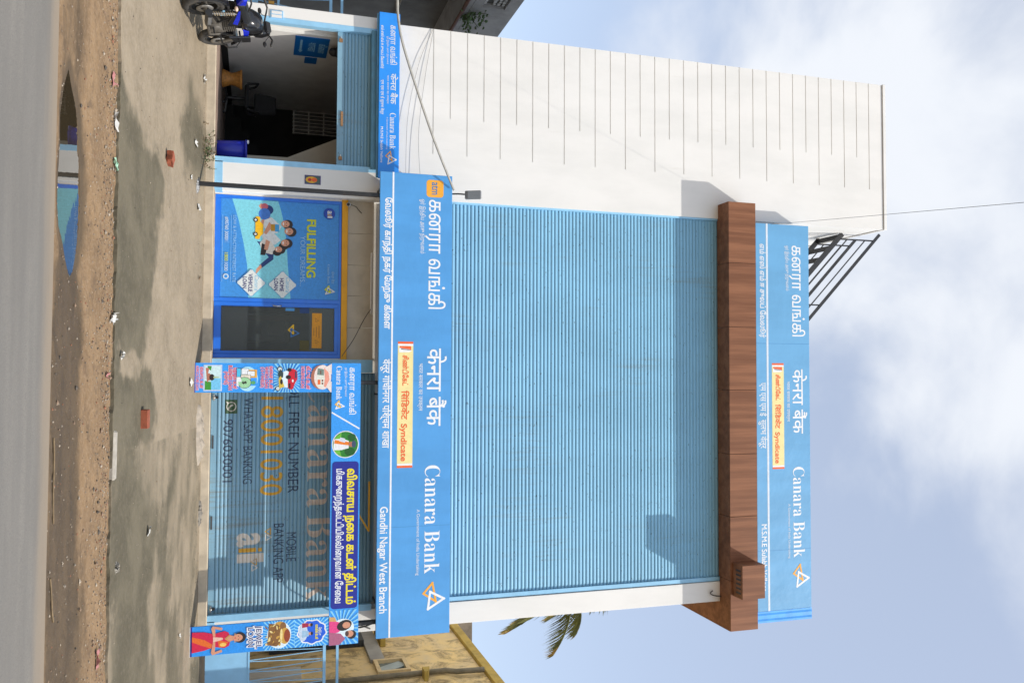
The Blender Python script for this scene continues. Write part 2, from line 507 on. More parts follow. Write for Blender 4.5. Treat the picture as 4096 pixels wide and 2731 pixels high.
# ------------------------------------------------------------------ lettering
_SERIF = {**{chr(65 + i): chr(0x1D400 + i) for i in range(26)}, **{chr(97 + i): chr(0x1D41A + i) for i in range(26)}}
def serif(t): return ''.join(_SERIF.get(ch, ch) for ch in t)
def vis(t):
    """put Tamil and Devanagari vowel signs in the order in which they are seen"""
    t = t.replace('\u0bca', '\u0bc6\u0bbe').replace('\u0bcb', '\u0bc7\u0bbe')
    t = re.sub('([\u0b95-\u0bb9])([\u0bc6\u0bc7\u0bc8])', r'\2\1', t)
    t = re.sub('((?:[\u0915-\u0939]\u094d)*[\u0915-\u0939])\u093f', '\u093f\\1', t)
    return t
_TXT = {}
def text_mesh(body, bold=0.0, shear=0.0, space=1.0):
    key = (body, bold, shear, space)
    if key in _TXT: return _TXT[key]
    c = bpy.data.curves.new('lettering', 'FONT')
    c.body = body; c.size = 1.0; c.shear = shear; c.space_character = space
    o = bpy.data.objects.new('lettering', c)
    COL.objects.link(o)
    bpy.context.view_layer.update()
    dg = bpy.context.evaluated_depsgraph_get()
    cu = o.evaluated_get(dg).to_curve(dg)
    loops = []
    for sp in cu.splines:
        bp = sp.bezier_points; pts = []
        for i in range(len(bp)):
            p, q = bp[i], bp[(i + 1) % len(bp)]
            d = (q.co - p.co)
            flat_ = d.length < 1e-6 or max((p.handle_right - p.co).cross(d).length, (q.handle_left - q.co).cross(d).length) < 1e-4 * d.length
            seg = [p.co.copy()] if flat_ else list(interpolate_bezier(p.co, p.handle_right, q.handle_left, q.co, 5))[:-1]
            for v in seg:
                if not pts or math.hypot(pts[-1][0] - v.x, pts[-1][1] - v.y) > 1e-3: pts.append((v.x, v.y))
        if len(pts) > 3 and math.hypot(pts[0][0] - pts[-1][0], pts[0][1] - pts[-1][1]) < 1e-3: pts.pop()
        if len(pts) > 2: loops.append(pts)
    bpy.data.objects.remove(o); bpy.data.curves.remove(c)
    area = lambda l: sum(l[i - 1][0] * l[i][1] - l[i][0] * l[i - 1][1] for i in range(len(l))) / 2
    sgn = 1 if area(max(loops, key=lambda l: abs(area(l)))) > 0 else -1
    def grow(l, d):
        out = []
        for i in range(len(l)):
            a, b, e = l[i - 1], l[i], l[(i + 1) % len(l)]
            n = Vector((0.0, 0.0))
            for p, q in ((a, b), (b, e)):
                k = math.hypot(q[0] - p[0], q[1] - p[1]) or 1.0
                n += Vector((q[1] - p[1], -(q[0] - p[0]))) / k
            if n.length > 0.3: n = n / n.length * min(1.5, 2.0 / n.length)
            out.append((b[0] + n.x * d, b[1] + n.y * d))
        return out
    if bold: loops = [grow(l, bold * sgn) for l in loops]
    # overlapping glyphs are gathered, triangulated together and filled by winding number
    bbs = [(min(p[0] for p in l), max(p[0] for p in l)) for l in loops]
    order = sorted(range(len(loops)), key=lambda i: bbs[i][0]); groups = []; hi = -1e9
    for i in order:
        if bbs[i][0] > hi: groups.append([])
        groups[-1].append(i); hi = max(hi, bbs[i][1])
    vs_, fs = [], []
    for g_ in groups:
        pv, pe = [], []
        for i in g_:
            b0 = len(pv); n = len(loops[i])
            pv += [Vector(p) for p in loops[i]]; pe += [(b0 + k, b0 + (k + 1) % n) for k in range(n)]
        ov, oe, of, *_r = delaunay_2d_cdt(pv, pe, [], 0, 1e-5)
        if not of: continue
        A = np.array([pv[p][:] for p, q in pe]); B = np.array([pv[q][:] for p, q in pe]); V = np.array([v[:] for v in ov])
        T = np.array([f[:3] for f in of]); Cn = V[T].mean(1)
        px, py = Cn[:, :1], Cn[:, 1:]
        up = (A[:, 1] <= py) & (B[:, 1] > py); dn = (A[:, 1] > py) & (B[:, 1] <= py)
        side = (B[:, 0] - A[:, 0]) * (py - A[:, 1]) - (px - A[:, 0]) * (B[:, 1] - A[:, 1])
        wind = (up & (side > 0)).sum(1) - (dn & (side < 0)).sum(1)
        base = len(vs_)
        vs_ += [(float(x), float(y)) for x, y in V]
        for t in T[wind * sgn > 0]:
            x, y, z = (int(k) for k in t)
            cr_ = (V[y][0] - V[x][0]) * (V[z][1] - V[x][1]) - (V[z][0] - V[x][0]) * (V[y][1] - V[x][1])
            if abs(cr_) > 1e-9: fs.append((base + x, base + y, base + z) if cr_ > 0 else (base + x, base + z, base + y))
    _TXT[key] = (vs_, fs)
    return _TXT[key]
def ref_h(ch):
    vs_, _ = text_mesh(ch)
    return max(y for x, y in vs_)
def letters(mb, body, x0, x1, z, h, y, m, bold=0.0, shear=0.0, ref=None):
    """body is fitted between x0 and x1, its reference letter is h high and stands on z"""
    body = vis(body)
    vs_, fs = text_mesh(body, bold, shear)
    if not vs_: return mb
    if ref is None:
        ch = body.strip()[0]
        ref = '\u0b95' if '\u0b80' <= ch <= '\u0bff' else '\u0915' if '\u0900' <= ch <= '\u097f' else 'B'
    lo = min(p[0] for p in vs_); hi = max(p[0] for p in vs_)
    sx = (x1 - x0) / (hi - lo); sz = h / ref_h(ref)
    return mb.add([(x0 + (px - lo) * sx, y, z + pz * sz) for px, pz in vs_], fs, m)
def lettering(body, x0, x1, z, h, y, m, parent, bold=0.0, shear=0.0, ref=None, name='lettering'):
    mb = MB()
    letters(mb, body, x0, x1, z, h, y, m, bold, shear, ref)
    return mb.build(name, parent)

class Print:
    """flat printed shapes, each a hair in front of the one before; joined into one printed sheet"""
    def __init__(s, y, step=0.00022):
        s.mb = MB(); s.y = y; s.step = step
    def _n(s):
        s.y -= s.step
        return s.y
    def poly(s, pts, m):
        s.mb.flat(pts, s._n(), m); return s
    def rect(s, x0, x1, z0, z1, m): return s.poly([(x0, z0), (x1, z0), (x1, z1), (x0, z1)], m)
    def ell(s, cx, cz, rx, rz, m, n=20, rot=0.0):
        c, q = math.cos(rot), math.sin(rot)
        return s.poly([(cx + rx * math.cos(t) * c - rz * math.sin(t) * q, cz + rx * math.cos(t) * q + rz * math.sin(t) * c) for t in (2 * math.pi * i / n for i in range(n))], m)
    def rrect(s, x0, x1, z0, z1, r, m):
        pts = []
        for cx, cz, a in ((x1 - r, z0 + r, -90), (x1 - r, z1 - r, 0), (x0 + r, z1 - r, 90), (x0 + r, z0 + r, 180)):
            pts += [(cx + r * math.cos(math.radians(a + k)), cz + r * math.sin(math.radians(a + k))) for k in (0, 22, 45, 68, 90)]
        return s.poly(pts, m)
    def line(s, pts, w, m):
        y = s._n()
        for (ax, az), (bx, bz) in zip(pts[:-1], pts[1:]):
            dx, dz = bx - ax, bz - az; l = math.hypot(dx, dz) or 1
            nx, nz = -dz / l * w / 2, dx / l * w / 2; ex, ez = dx / l * w / 2, dz / l * w / 2
            s.mb.flat([(ax - ex - nx, az - ez - nz), (bx + ex - nx, bz + ez - nz), (bx + ex + nx, bz + ez + nz), (ax - ex + nx, az - ez + nz)], y, m)
            y -= s.step * 0.15
        s.y = y
        return s
    def rays(s, cx, cz, r0, r1, n, m, box, w=0.5):
        y = s._n()
        x0, x1, z0, z1 = box
        def clip(px, pz):
            t = 1.0
            dx, dz = px - cx, pz - cz
            if dx > 0: t = min(t, (x1 - cx) / dx)
            if dx < 0: t = min(t, (x0 - cx) / dx)
            if dz > 0: t = min(t, (z1 - cz) / dz)
            if dz < 0: t = min(t, (z0 - cz) / dz)
            return (cx + dx * t, cz + dz * t)
        for i in range(n):
            a = 2 * math.pi * i / n; b = a + 2 * math.pi / n * w
            s.mb.flat([(cx + r0 * math.cos(a), cz + r0 * math.sin(a)), clip(cx + r1 * math.cos(a), cz + r1 * math.sin(a)), clip(cx + r1 * math.cos(b), cz + r1 * math.sin(b)), (cx + r0 * math.cos(b), cz + r0 * math.sin(b))], y, m)
        return s
    def text(s, body, x0, x1, z, h, m, bold=0.0, shear=0.0, ref=None):
        letters(s.mb, body, x0, x1, z, h, s._n(), m, bold, shear, ref); return s
    def build(s, parent, name='printed_picture', label=None): return s.mb.build(name, parent, label=label)

def ink(name, r, g, b):
    """print colour from its 8-bit look"""
    lin = lambda c: ((c / 255 + 0.055) / 1.055) ** 2.4 if c > 10 else c / 255 / 12.92
    return mat('print_' + name, (lin(r) * 0.88, lin(g) * 0.88, lin(b) * 0.88), 0.42, 0.10, 38)

def bank_logo(pr, cx, cz, s, white, amber, w=0.14):
    """two interlocked triangles"""
    P = lambda *pts: [(cx + x * s, cz + z * s) for x, z in pts]
    pr.line(P((0.42, -0.45), (0.14, 0.52), (-0.30, -0.20), (0.42, -0.45)), w * s, white)
    pr.line(P((-0.52, -0.10), (-0.08, -0.52)), w * s, amber)
    pr.line(P((-0.08, -0.52), (0.26, 0.08), (-0.52, -0.10)), w * s, amber)
    pr.line(P((0.14, 0.52), (-0.30, -0.20)), w * s, white)

# ------------------------------------------------------------------ ground
def apron_z(y): return 0.765 + 0.113 * min(y, 0.0)
def seg_dist(px, py, poly):
    best = 1e9; inside = False; n = len(poly)
    for i in range(n):
        ax, ay = poly[i]; bx, by = poly[(i + 1) % n]
        dx, dy = bx - ax, by - ay
        t = max(0.0, min(1.0, ((px - ax) * dx + (py - ay) * dy) / (dx * dx + dy * dy + 1e-12)))
        best = min(best, math.hypot(px - ax - t * dx, py - ay - t * dy))
        if (ay > py) != (by > py) and px < (bx - ax) * (py - ay) / (by - ay) + ax: inside = not inside
    return -best if inside else best
def fbm(x, y, z=0.0, o=4):
    return mnoise.fractal(Vector((x, y, z)), 0.9, 2.1, o, noise_basis='PERLIN_ORIGINAL')

g = MB()
R_ = 1500.0
g.add([(-R_, -R_, -0.12), (R_, -R_, -0.12), (R_, R_, -0.12), (-R_, R_, -0.12)], [(0, 1, 2, 3)], mat('far_ground_soil', (0.24, 0.18, 0.12), 0.95, 0.15, 0.4))
structure(g.build('ground'))

def height_grid(name, x0, x1, nx, y0, y1, ny, zf, af, attr, m, skirt=0.4):
    vs_, vals = [], []
    for j in range(ny + 1):
        y = y0 + (y1 - y0) * j / ny
        for i in range(nx + 1):
            x = x0 + (x1 - x0) * i / nx
            yy = y
            if j == 0 and name == 'concrete_apron': yy += 0.035 * fbm(x * 3.0, 3.3) + 0.05 * fbm(x * 0.7, 9.1) + 0.02 * fbm(x * 11, 1.3)
            vs_.append((x, yy, zf(x, yy))); vals.append(af(x, yy))
    fs = [(j * (nx + 1) + i, j * (nx + 1) + i + 1, (j + 1) * (nx + 1) + i + 1, (j + 1) * (nx + 1) + i) for j in range(ny) for i in range(nx)]
    base = len(vs_)
    for i in range(nx + 1):                                # front skirt (broken edge)
        x, y, z = vs_[i]
        vs_.append((x, y + 0.02, z - skirt)); vals.append(0.9)
    fs += [(base + i, base + i + 1, i + 1, i) for i in range(nx)]
    me = bpy.data.meshes.new(name)
    me.from_pydata(vs_, [], fs)
    a = me.attributes.new(attr, 'FLOAT', 'POINT')
    a.data.foreach_set('value', vals)
    me.materials.append(m)
    me.polygons.foreach_set('use_smooth', [True] * (nx * ny) + [False] * nx)
    me.update()
    o = bpy.data.objects.new(name, me)
    COL.objects.link(o)
    return structure(o)

# road
ROAD_Z = 0.035
rd = MB()
for k in range(24):
    xa, xb = -60 + 5 * k, -55 + 5 * k
    rd.add([(xa, -16.5, ROAD_Z), (xb, -16.5, ROAD_Z), (xb, -7.50 + 0.06 * math.sin(xb * 1.3), ROAD_Z), (xa, -7.50 + 0.06 * math.sin(xa * 1.3), ROAD_Z)], [(0, 1, 2, 3)], W_ROAD)
structure(rd.build('road'))

# soil verge with a puddle basin
PUD = [(-2.62, -6.93), (-2.41, -7.10), (-2.15, -7.21), (-1.87, -7.20), (-1.59, -7.245), (-1.39, -7.25), (-1.21, -7.18), (-1.10, -7.02), (-0.95, -6.88), (-0.83, -6.71),
       (-0.90, -6.58), (-1.10, -6.43), (-1.35, -6.34), (-1.60, -6.31), (-1.79, -6.33), (-2.07, -6.455), (-2.25, -6.50), (-2.39, -6.61), (-2.50, -6.80)]
def near_pud(x, y):
    if -3.6 < x < 0.2: return seg_dist(x, y, PUD)
    return 1.0
def dirt_z(x, y):
    d = near_pud(x, y)
    rise = max(0.0, (y + 6.5) / 1.3)
    z = 0.035 + 0.112 * rise ** 1.2 + 0.012 * fbm(x * 2.2, y * 2.2) + 0.010 * fbm(x * 7, y * 9, 3.0) + 0.006 * fbm(x * 25, y * 25, 7.0, 3)
    t = max(0.0, min(1.0, (y + 7.62) / 0.22))
    z = z * t + 0.030 * (1 - t) - 0.012 * (1 - t)
    z -= 0.018 * max(0.0, 1 - abs(y + 6.9) / 0.5)
    if d < 0.35:
        k = max(0.0, min(1.0, (d + 0.04) / 0.39)); k = k * k * (3 - 2 * k)
        lip = 0.012 * (d / 0.35)
        z = max(z, 0.004) * k + (1 - k) * (lip if d > 0 else -0.05 * min(1.0, -d / 0.15) - 0.001)
        if d > 0.012: z = max(z, 0.0025)
    else:
        z = max(z, 0.006)
    return z
def dirt_wet(x, y):
    d = near_pud(x, y)
    w = max(0.0, 1.0 - d / 0.30) if d > 0 else 1.0
    band = max(0.0, 1 - abs(y + 6.92) / 0.78)
    w = max(w, min(1.0, 1.9 * band) * (1.0 if x > -0.5 else 0.5 + 0.5 * max(0.0, min(1.0, x + 1.5))))
    if x > 1.2: w = max(w, max(0.0, 1 - abs(y + 6.6) / 0.95) * min(1.0, (x - 1.2) / 1.0) * 1.1)
    return w
height_grid('soil_verge', -10, 9, 560, -7.62, -5.05, 92, dirt_z, dirt_wet, 'wet', W_DIRT, 0.2)

pw = MB()
pc = (sum(p[0] for p in PUD) / len(PUD), sum(p[1] for p in PUD) / len(PUD))
pw.add([(pc[0] + (x - pc[0]) * 1.10, pc[1] + (y - pc[1]) * 1.16, 0.0) for x, y in PUD], [tuple(range(len(PUD)))], W_WATER)
structure(pw.build('puddle_water'))

# sloping concrete apron with damp stains
STAINS = [([(-3.35, -5.4), (-3.1, -5.05), (-2.75, -4.55), (-2.65, -4.0), (-2.75, -3.45), (-2.45, -3.1), (-1.7, -3.55), (-1.3, -3.65), (-0.6, -3.95), (0.0, -4.1), (0.0, -5.4)], 0.12),
          ([(-4.3, -1.25), (-3.9, -0.2), (-3.45, -0.15), (-3.2, -0.9), (-3.1, -1.6), (-3.6, -1.9)], 0.25),
          ([(0.02, -5.4), (0.0, -4.55), (0.1, -3.7), (0.45, -3.4), (0.9, -3.5), (1.0, -4.2), (0.9, -5.4)], 0.12),
          ([(0.9, -5.4), (0.95, -4.5), (1.3, -3.9), (1.9, -3.1), (2.4, -2.9), (3.0, -3.4), (3.6, -3.6), (4.2, -3.0), (5.0, -3.0), (5.0, -5.4)], 0.3),
          ([(1.6, -2.4), (2.4, -2.1), (3.6, -2.4), (3.4, -2.9), (2.2, -2.9)], 0.3),
          ([(3.4, -1.8), (4.6, -1.5), (5.6, -1.9), (5.0, -2.7), (3.8, -2.5)], 0.3),
          ([(4.6, -0.6), (6.5, -0.6), (6.5, 0.3), (4.6, 0.3)], 0.2)]
DRY = ([(-0.32, -5.1), (-0.35, -4.45), (-0.1, -4.15), (0.05, -4.3), (0.12, -4.9)], 0.15)
def stain(x, y):
    wx = x + 0.22 * fbm(x * 1.7, y * 1.7, 1.0) + 0.09 * fbm(x * 6, y * 6, 2.0)
    wy = y + 0.22 * fbm(x * 1.7, y * 1.7, 5.0) + 0.09 * fbm(x * 6, y * 6, 6.0)
    s = 0.0
    for poly, soft in STAINS:
        s = max(s, max(0.0, min(1.0, 0.5 - seg_dist(wx, wy, poly) / (3.6 * soft))))
    poly, soft = DRY
    s *= 1 - max(0.0, min(1.0, 0.5 - seg_dist(wx, wy, poly) / (2 * soft)))
    if x > 0.9: s = max(s * 0.85, 0.25) + 0.35 * fbm(x * 1.1 + y * 0.5, y * 2.6, 8.0)
    return max(0.0, min(1.0, s + 0.10 * fbm(x * 3, y * 3, 11.0)))
def apron_h(x, y):
    return apron_z(y) + 0.012 * fbm(x * 0.8, y * 0.8, 4.0) + 0.004 * fbm(x * 5, y * 5, 9.0)
height_grid('concrete_apron', -10, 9, 520, -5.26, 0.6, 170, apron_h, stain, 'stain', W_APRON, 0.3)

# ------------------------------------------------------------------ bank building
FLOOR = 0.90
bank = thing('bank_building', (-0.9, 0.0, 0.75), 'white two-storey bank with pale blue roller shutters and brown wood-look band', 'building')
def part(name, x0, x1, y0, y1, z0, z1, m, parent=bank, bevel=0.0):
    return MB().box(x0, x1, y0, y1, z0, z1, m).build(name, parent, bevel)

part('plinth', -6.36, 4.55, -0.06, 9.0, 0.30, FLOOR, PLIN, bevel=0.012)
part('threshold', -3.06, -0.10, -0.05, 0.30, FLOOR, FLOOR + 0.012, mat('dusty_threshold', (0.52, 0.42, 0.31), 0.85, 0.15, 6))
part('side_wall', -6.285, -6.05, 0.36, 9.0, FLOOR, 14.55, INW)
part('side_wall', 4.30, 4.545, 0.30, 9.0, FLOOR, 11.9, W_WHITE)
part('back_wall', -6.05, 4.30, 8.8, 9.0, FLOOR, 11.9, W_WHITE)
part('roof_slab', -3.12, 4.545, 0.12, 9.0, 11.9, 12.05, GREYC)
part('tower_roof', -6.25, -3.15, 0.05, 5.0, 14.50, 14.62, GREYC)
part('tower_side_wall', -3.30, -3.125, 0.05, 5.0, 11.0, 14.55, W_WHITE)
part('tower_back_wall', -6.285, -3.125, 5.0, 5.2, 11.0, 14.55, W_WHITE)
# pillars
for x0, x1, z1 in ((-6.36, -6.105, 4.0), (-3.595, -3.052, 3.95), (-0.20, 0.02, 3.6), (4.16, 4.548, 4.9)):
    p = part('pillar', x0, x1, 0.0, 0.36, FLOOR, z1, W_WHITE, bevel=0.008)
    # painted foot of the pillar
part('beam', -6.36, 4.30, 0.30, 0.55, 3.30, 4.05, BEIGE)
part('beam', -3.10, 4.30, 0.12, 0.55, 4.05, 4.95, W_WHITE)
# painted pale blue stripes and feet beside the openings
for x0, x1, z0, z1 in ((-6.150, -6.06, FLOOR, 3.62), (-3.64, -3.545, FLOOR, 3.62), (-3.56, -3.045, FLOOR, 1.03), (-0.205, 0.025, FLOOR, 3.6), (4.075, 4.185, FLOOR, 3.62), (4.17, 4.552, FLOOR, 1.02)):
    part('painted_margin', x0, x1, -0.004, 0.13, z0 + 0.002, z1, RAIL)

# grooved tower facade: rows of plaster between recessed grooves
GZ = [4.655 + 0.32 * i for i in range(31)]
XL, XR, ZB, ZT, GW, GD = -6.285, -3.122, 3.98, 14.60, 0.020, 0.014
zb = [ZB]
for z in GZ: zb += [z - GW / 2, z + GW / 2]
zb.append(ZT)
xb = [XL, -4.65, -3.975, XR]
tw = MB()
def gdepth(i, j):
    if j < 0 or j >= len(zb) - 1 or i < 0 or i >= 3: return 0.0
    if j % 2 == 0: return 0.0
    long_ = ((j - 1) // 2) % 2 == 0
    return GD if i == 0 or (i == 1 and long_) else 0.0
for j in range(len(zb) - 1):
    for i in range(3):
        d = gdepth(i, j)
        tw.quad((xb[i], d, zb[j]), (xb[i + 1], d, zb[j]), (xb[i + 1], d, zb[j + 1]), (xb[i], d, zb[j + 1]), W_WHITE)
        if d > 0:
            tw.quad((xb[i], 0, zb[j]), (xb[i + 1], 0, zb[j]), (xb[i + 1], d, zb[j]), (xb[i], d, zb[j]), W_WHITE)
            tw.quad((xb[i], d, zb[j + 1]), (xb[i + 1], d, zb[j + 1]), (xb[i + 1], 0, zb[j + 1]), (xb[i], 0, zb[j + 1]), W_WHITE)
            if gdepth(i + 1, j) == 0:
                tw.quad((xb[i + 1], 0, zb[j]), (xb[i + 1], 0, zb[j + 1]), (xb[i + 1], d, zb[j + 1]), (xb[i + 1], d, zb[j]), W_WHITE)
tw.quad((XL, 0.05, ZB), (XL, 0.0, ZB), (XL, 0.0, ZT), (XL, 0.05, ZT), W_WHITE)
tw.quad((XR, 0.0, ZB), (XR, 0.12, ZB), (XR, 0.12, ZT), (XR, 0.0, ZT), W_WHITE)
tw.quad((XL, 0.0, ZT), (XR, 0.0, ZT), (XR, 0.12, ZT), (XL, 0.12, ZT), W_WHITE)
tw.quad((XL, 0.12, ZB), (XR, 0.12, ZB), (XR, 0.0, ZB), (XL, 0.0, ZB), W_WHITE)
tw.build('grooved_facade', bank)
part('parapet_cap', XL - 0.012, XR + 0.012, -0.022, 5.22, ZT + 0.012, ZT + 0.085, W_WHITE, bevel=0.006)
part('wall_strip', 4.158, 4.547, 0.0, 0.30, 4.9, 10.60, W_WHITE, bevel=0.006)
part('upper_wall', -3.12, 4.547, 0.04, 0.30, 10.62, 11.9, W_WHITE)

# roller shutters
SLAT_P = [(0.0, 0.0), (0.08, 0.0), (0.13, -0.012), (0.30, -0.018), (0.58, -0.019), (0.84, -0.013), (0.97, -0.005), (1.0, 0.0)]
def slat_mesh(x0, x1, pitch, m):
    me = bpy.data.meshes.new('slat')
    vs_ = []
    for t, d in SLAT_P: vs_ += [(x0, d, t * pitch), (x1, d, t * pitch)]
    n = len(SLAT_P)
    vs_ += [(x0, 0.012, pitch), (x1, 0.012, pitch), (x0, 0.012, 0), (x1, 0.012, 0)]
    fs = [(2 * i, 2 * i + 1, 2 * i + 3, 2 * i + 2) for i in range(n + 1)] + [(2 * n + 2, 2 * n + 3, 1, 0)]
    me.from_pydata(vs_, [], fs)
    me.materials.append(m)
    for i in range(n - 1): me.polygons[i].use_smooth = True
    me.update()
    return me
def shutter(x0, x1, z0, z1, pitch, y, m, label, bar_h=0.09, rail_w=0.075, rail_m=RAIL, rails=True):
    b = MB()
    b.box(x0, x1, y + 0.016, y + 0.03, z0 + 0.1, z1, m)
    sh = b.build('roller_shutter', bank, label=label)
    if rails:
        for xa, xb_ in ((x0 - rail_w, x0), (x1, x1 + rail_w)):
            MB().box(xa, xb_, y - 0.055, y + 0.04, z0 + 0.002, z1, rail_m).build('guide_rail', sh)
    if bar_h:
        bb = MB()
        bb.box(x0 + 0.004, x1 - 0.004, y - 0.022, y + 0.014, z0 + 0.004, z0 + bar_h, RAIL if rails else S_LOW)
        bb.build('bottom_bar', sh)
    me = slat_mesh(x0 + 0.003, x1 - 0.003, pitch, m)
    r = ROOT[bank]
    z = z0 + bar_h; k = 0
    while z + pitch <= z1 + 1e-6:
        s = bpy.data.objects.new('slat', me)
        COL.objects.link(s)
        s.parent = sh
        s.location = (-r.x + 0.0015 * math.sin(k * 1.7), y - r.y, z - r.z)
        ROOT[s] = r
        z += pitch; k += 1
    return sh
def slat_y(z, z0, pitch, y):
    t = ((z - z0) / pitch) % 1.0
    for (a, da), (b, db) in zip(SLAT_P[:-1], SLAT_P[1:]):
        if a <= t <= b + 1e-9: return y + da + (db - da) * (t - a) / (b - a)
    return y
SH_UP = shutter(-3.085, 4.07, 4.45, 10.60, 0.072, 0.075, S_UP, 'tall pale blue roller shutter of the upper storey', 0.0)
LOW_P, LOW_Y, LOW_Z0 = 0.0635, 0.10, FLOOR + 0.10
SH_R = shutter(0.03, 4.075, FLOOR + 0.002, 3.66, LOW_P, LOW_Y, S_LOW, 'closed blue roller shutter painted with bank phone numbers', 0.098, rails=False)
SH_L = shutter(-6.06, -3.64, 2.93, 3.66, 0.060, 0.11, S_LOW, 'half rolled-up blue roller shutter over the open doorway', 0.125, rails=False)
hd = MB()
hd.box(-6.10, -3.60, -0.06, 0.10, 3.52, 3.62, HOODB)
hd.build('shutter_hood', bank, 0.01)
for x, zz in ((-5.9, 2.99), (-3.78, 3.0)):
    MB().box(x - 0.03, x + 0.03, 0.06, 0.088, zz - 0.03, zz + 0.03, mat('rusty_brown_lock', (0.30, 0.16, 0.07), 0.6, 0.3, 30)).box(x - 0.06, x - 0.03, 0.05, 0.088, zz - 0.008, zz + 0.008, mat('worn_steel', (0.55, 0.53, 0.5), 0.35, 0.1, 30, metal=0.8)).build('shutter_lock', SH_L)
MB().box(-4.62, -4.36, 0.066, 0.087, 3.0, 3.04, mat('rusty_brown_lock', (0.3, 0.16, 0.07))).build('shutter_handle', SH_L)
for x in (0.45, 3.98):
    MB().box(x - 0.05, x + 0.05, 0.045, 0.077, 0.94, 0.965, mat('worn_steel', (0.55, 0.53, 0.5))).ball((x, 0.04, 0.955), 0.022, mat('worn_steel', (0.55, 0.53, 0.5)), 10, 6).box(x - 0.02, x + 0.02, 0.05, 0.076, 0.97, 1.02, BLACK).build('shutter_lock', SH_R)
for x in (1.2, 2.55):
    MB().box(x - 0.11, x + 0.11, 0.062, 0.077, 0.93, 0.955, DARKG).build('shutter_handle', SH_R)

# signwriting painted on the closed lower shutter (follows the slats)
def shutter_paint(draw, name='painted_lettering'):
    mb = MB()
    draw(mb)
    bm = bmesh.new()
    vv = [bm.verts.new(p) for p in mb.v]
    for f, k in zip(mb.f, mb.m):
        try:
            q = bm.faces.new([vv[i] for i in f]); q.material_index = k
        except ValueError: pass
    bmesh.ops.remove_doubles(bm, verts=bm.verts, dist=1e-6)
    zlo = min(p[2] for p in mb.v); zhi = max(p[2] for p in mb.v)
    k = math.floor((zlo - LOW_Z0) / LOW_P)
    while LOW_Z0 + k * LOW_P < zhi:
        for t, d in SLAT_P[:-1]:
            z = LOW_Z0 + (k + t) * LOW_P
            if zlo < z < zhi:
                bmesh.ops.bisect_plane(bm, geom=bm.verts[:] + bm.edges[:] + bm.faces[:], plane_co=(0, 0, z), plane_no=(0, 0, 1), dist=1e-6)
        k += 1
    for v in bm.verts:
        v.co.y = slat_y(v.co.z, LOW_Z0, LOW_P, LOW_Y) - 0.0012 if v.co.z > LOW_Z0 else LOW_Y - 0.024
    r = ROOT[bank]
    for v in bm.verts: v.co -= r
    me = bpy.data.meshes.new(name)
    bm.to_mesh(me); bm.free()
    for m in mb.mats: me.materials.append(m)
    o = bpy.data.objects.new(name, me)
    COL.objects.link(o); o.parent = SH_R; ROOT[o] = r
    return o
PB = mat('faded_beige_paint', (0.58, 0.49, 0.42), 0.6, 0.14, 8, dirt=0.4, dirtcol=(0.2, 0.25, 0.3))
PN = mat('faded_navy_paint', (0.030, 0.050, 0.105), 0.6, 0.2, 8)
PO = mat('faded_amber_paint', (0.60, 0.33, 0.035), 0.6, 0.14, 8)
PG = mat('dark_green_paint', (0.055, 0.115, 0.055), 0.6, 0.15, 8)
PW = mat('off_white_paint', (0.62, 0.57, 0.50), 0.6, 0.1, 8)
shutter_paint(lambda b: letters(b, serif('Canara'), 0.10, 2.36, 2.50, 0.50, 0, PB, -0.004, ref='\U0001D401'))
shutter_paint(lambda b: letters(b, serif('Bank'), 2.50, 3.96, 2.50, 0.50, 0, PB, -0.004, ref='\U0001D401'))
shutter_paint(lambda b: letters(b, 'TOLL FREE NUMBER', 0.10, 2.10, 2.175, 0.175, 0, PN))
shutter_paint(lambda b: letters(b, '1800', 0.44, 1.28, 1.72, 0.355, 0, PO, 0.006))
shutter_paint(lambda b: letters(b, '1030', 1.36, 2.13, 1.72, 0.355, 0, PO, 0.006))
shutter_paint(lambda b: letters(b, 'WHATSAPP BANKING', 0.46, 1.92, 1.435, 0.145, 0, PN))
shutter_paint(lambda b: letters(b, '9076030001', 0.82, 1.88, 1.108, 0.15, 0, PN))
shutter_paint(lambda b: letters(b, 'MOBILE', 2.775, 3.27, 2.163, 0.165, 0, PN))
shutter_paint(lambda b: letters(b, 'BANKING APP', 2.615, 3.615, 1.953, 0.165, 0, PN))
def _ai(b):
    letters(b, 'a', 2.75, 2.985, 1.375, 0.50, 0, PW, 0.03)
    b.flat([(3.005, 1.38), (3.075, 1.38), (3.075, 1.665), (3.005, 1.665)], 0, PO)
    b.flat([(3.01, 1.70), (3.07, 1.70), (3.07, 1.76), (3.01, 1.76)], 0, PO)
    letters(b, '1', 3.10, 3.25, 1.375, 0.40, 0, PW, 0.03)
    for cx, cz, s in ((2.79, 1.86, 0.11), (3.29, 1.64, 0.11)):
        for k, mm in ((1, PW), (-1, PO)):
            o_ = 0.45 * s * k
            pts = [(cx + o_ - s * 0.5, cz - s * 0.35 * k), (cx + o_ + s * 0.5, cz - s * 0.35 * k), (cx + o_, cz + s * 0.5 * k)]
            for p, q in zip(pts, pts[1:] + pts[:1]):
                l = math.hypot(q[0] - p[0], q[1] - p[1]); nx, nz = -(q[1] - p[1]) / l * 0.008, (q[0] - p[0]) / l * 0.008
                b.flat([(p[0] - nx, p[1] - nz), (q[0] - nx, q[1] - nz), (q[0] + nx, q[1] + nz), (p[0] + nx, p[1] + nz)], 0, mm)
shutter_paint(_ai)
def _wa(b):
    b.flat([(0.49, 1.13), (0.725, 1.13), (0.725, 1.325), (0.49, 1.325)], 0, PG)
shutter_paint(_wa)
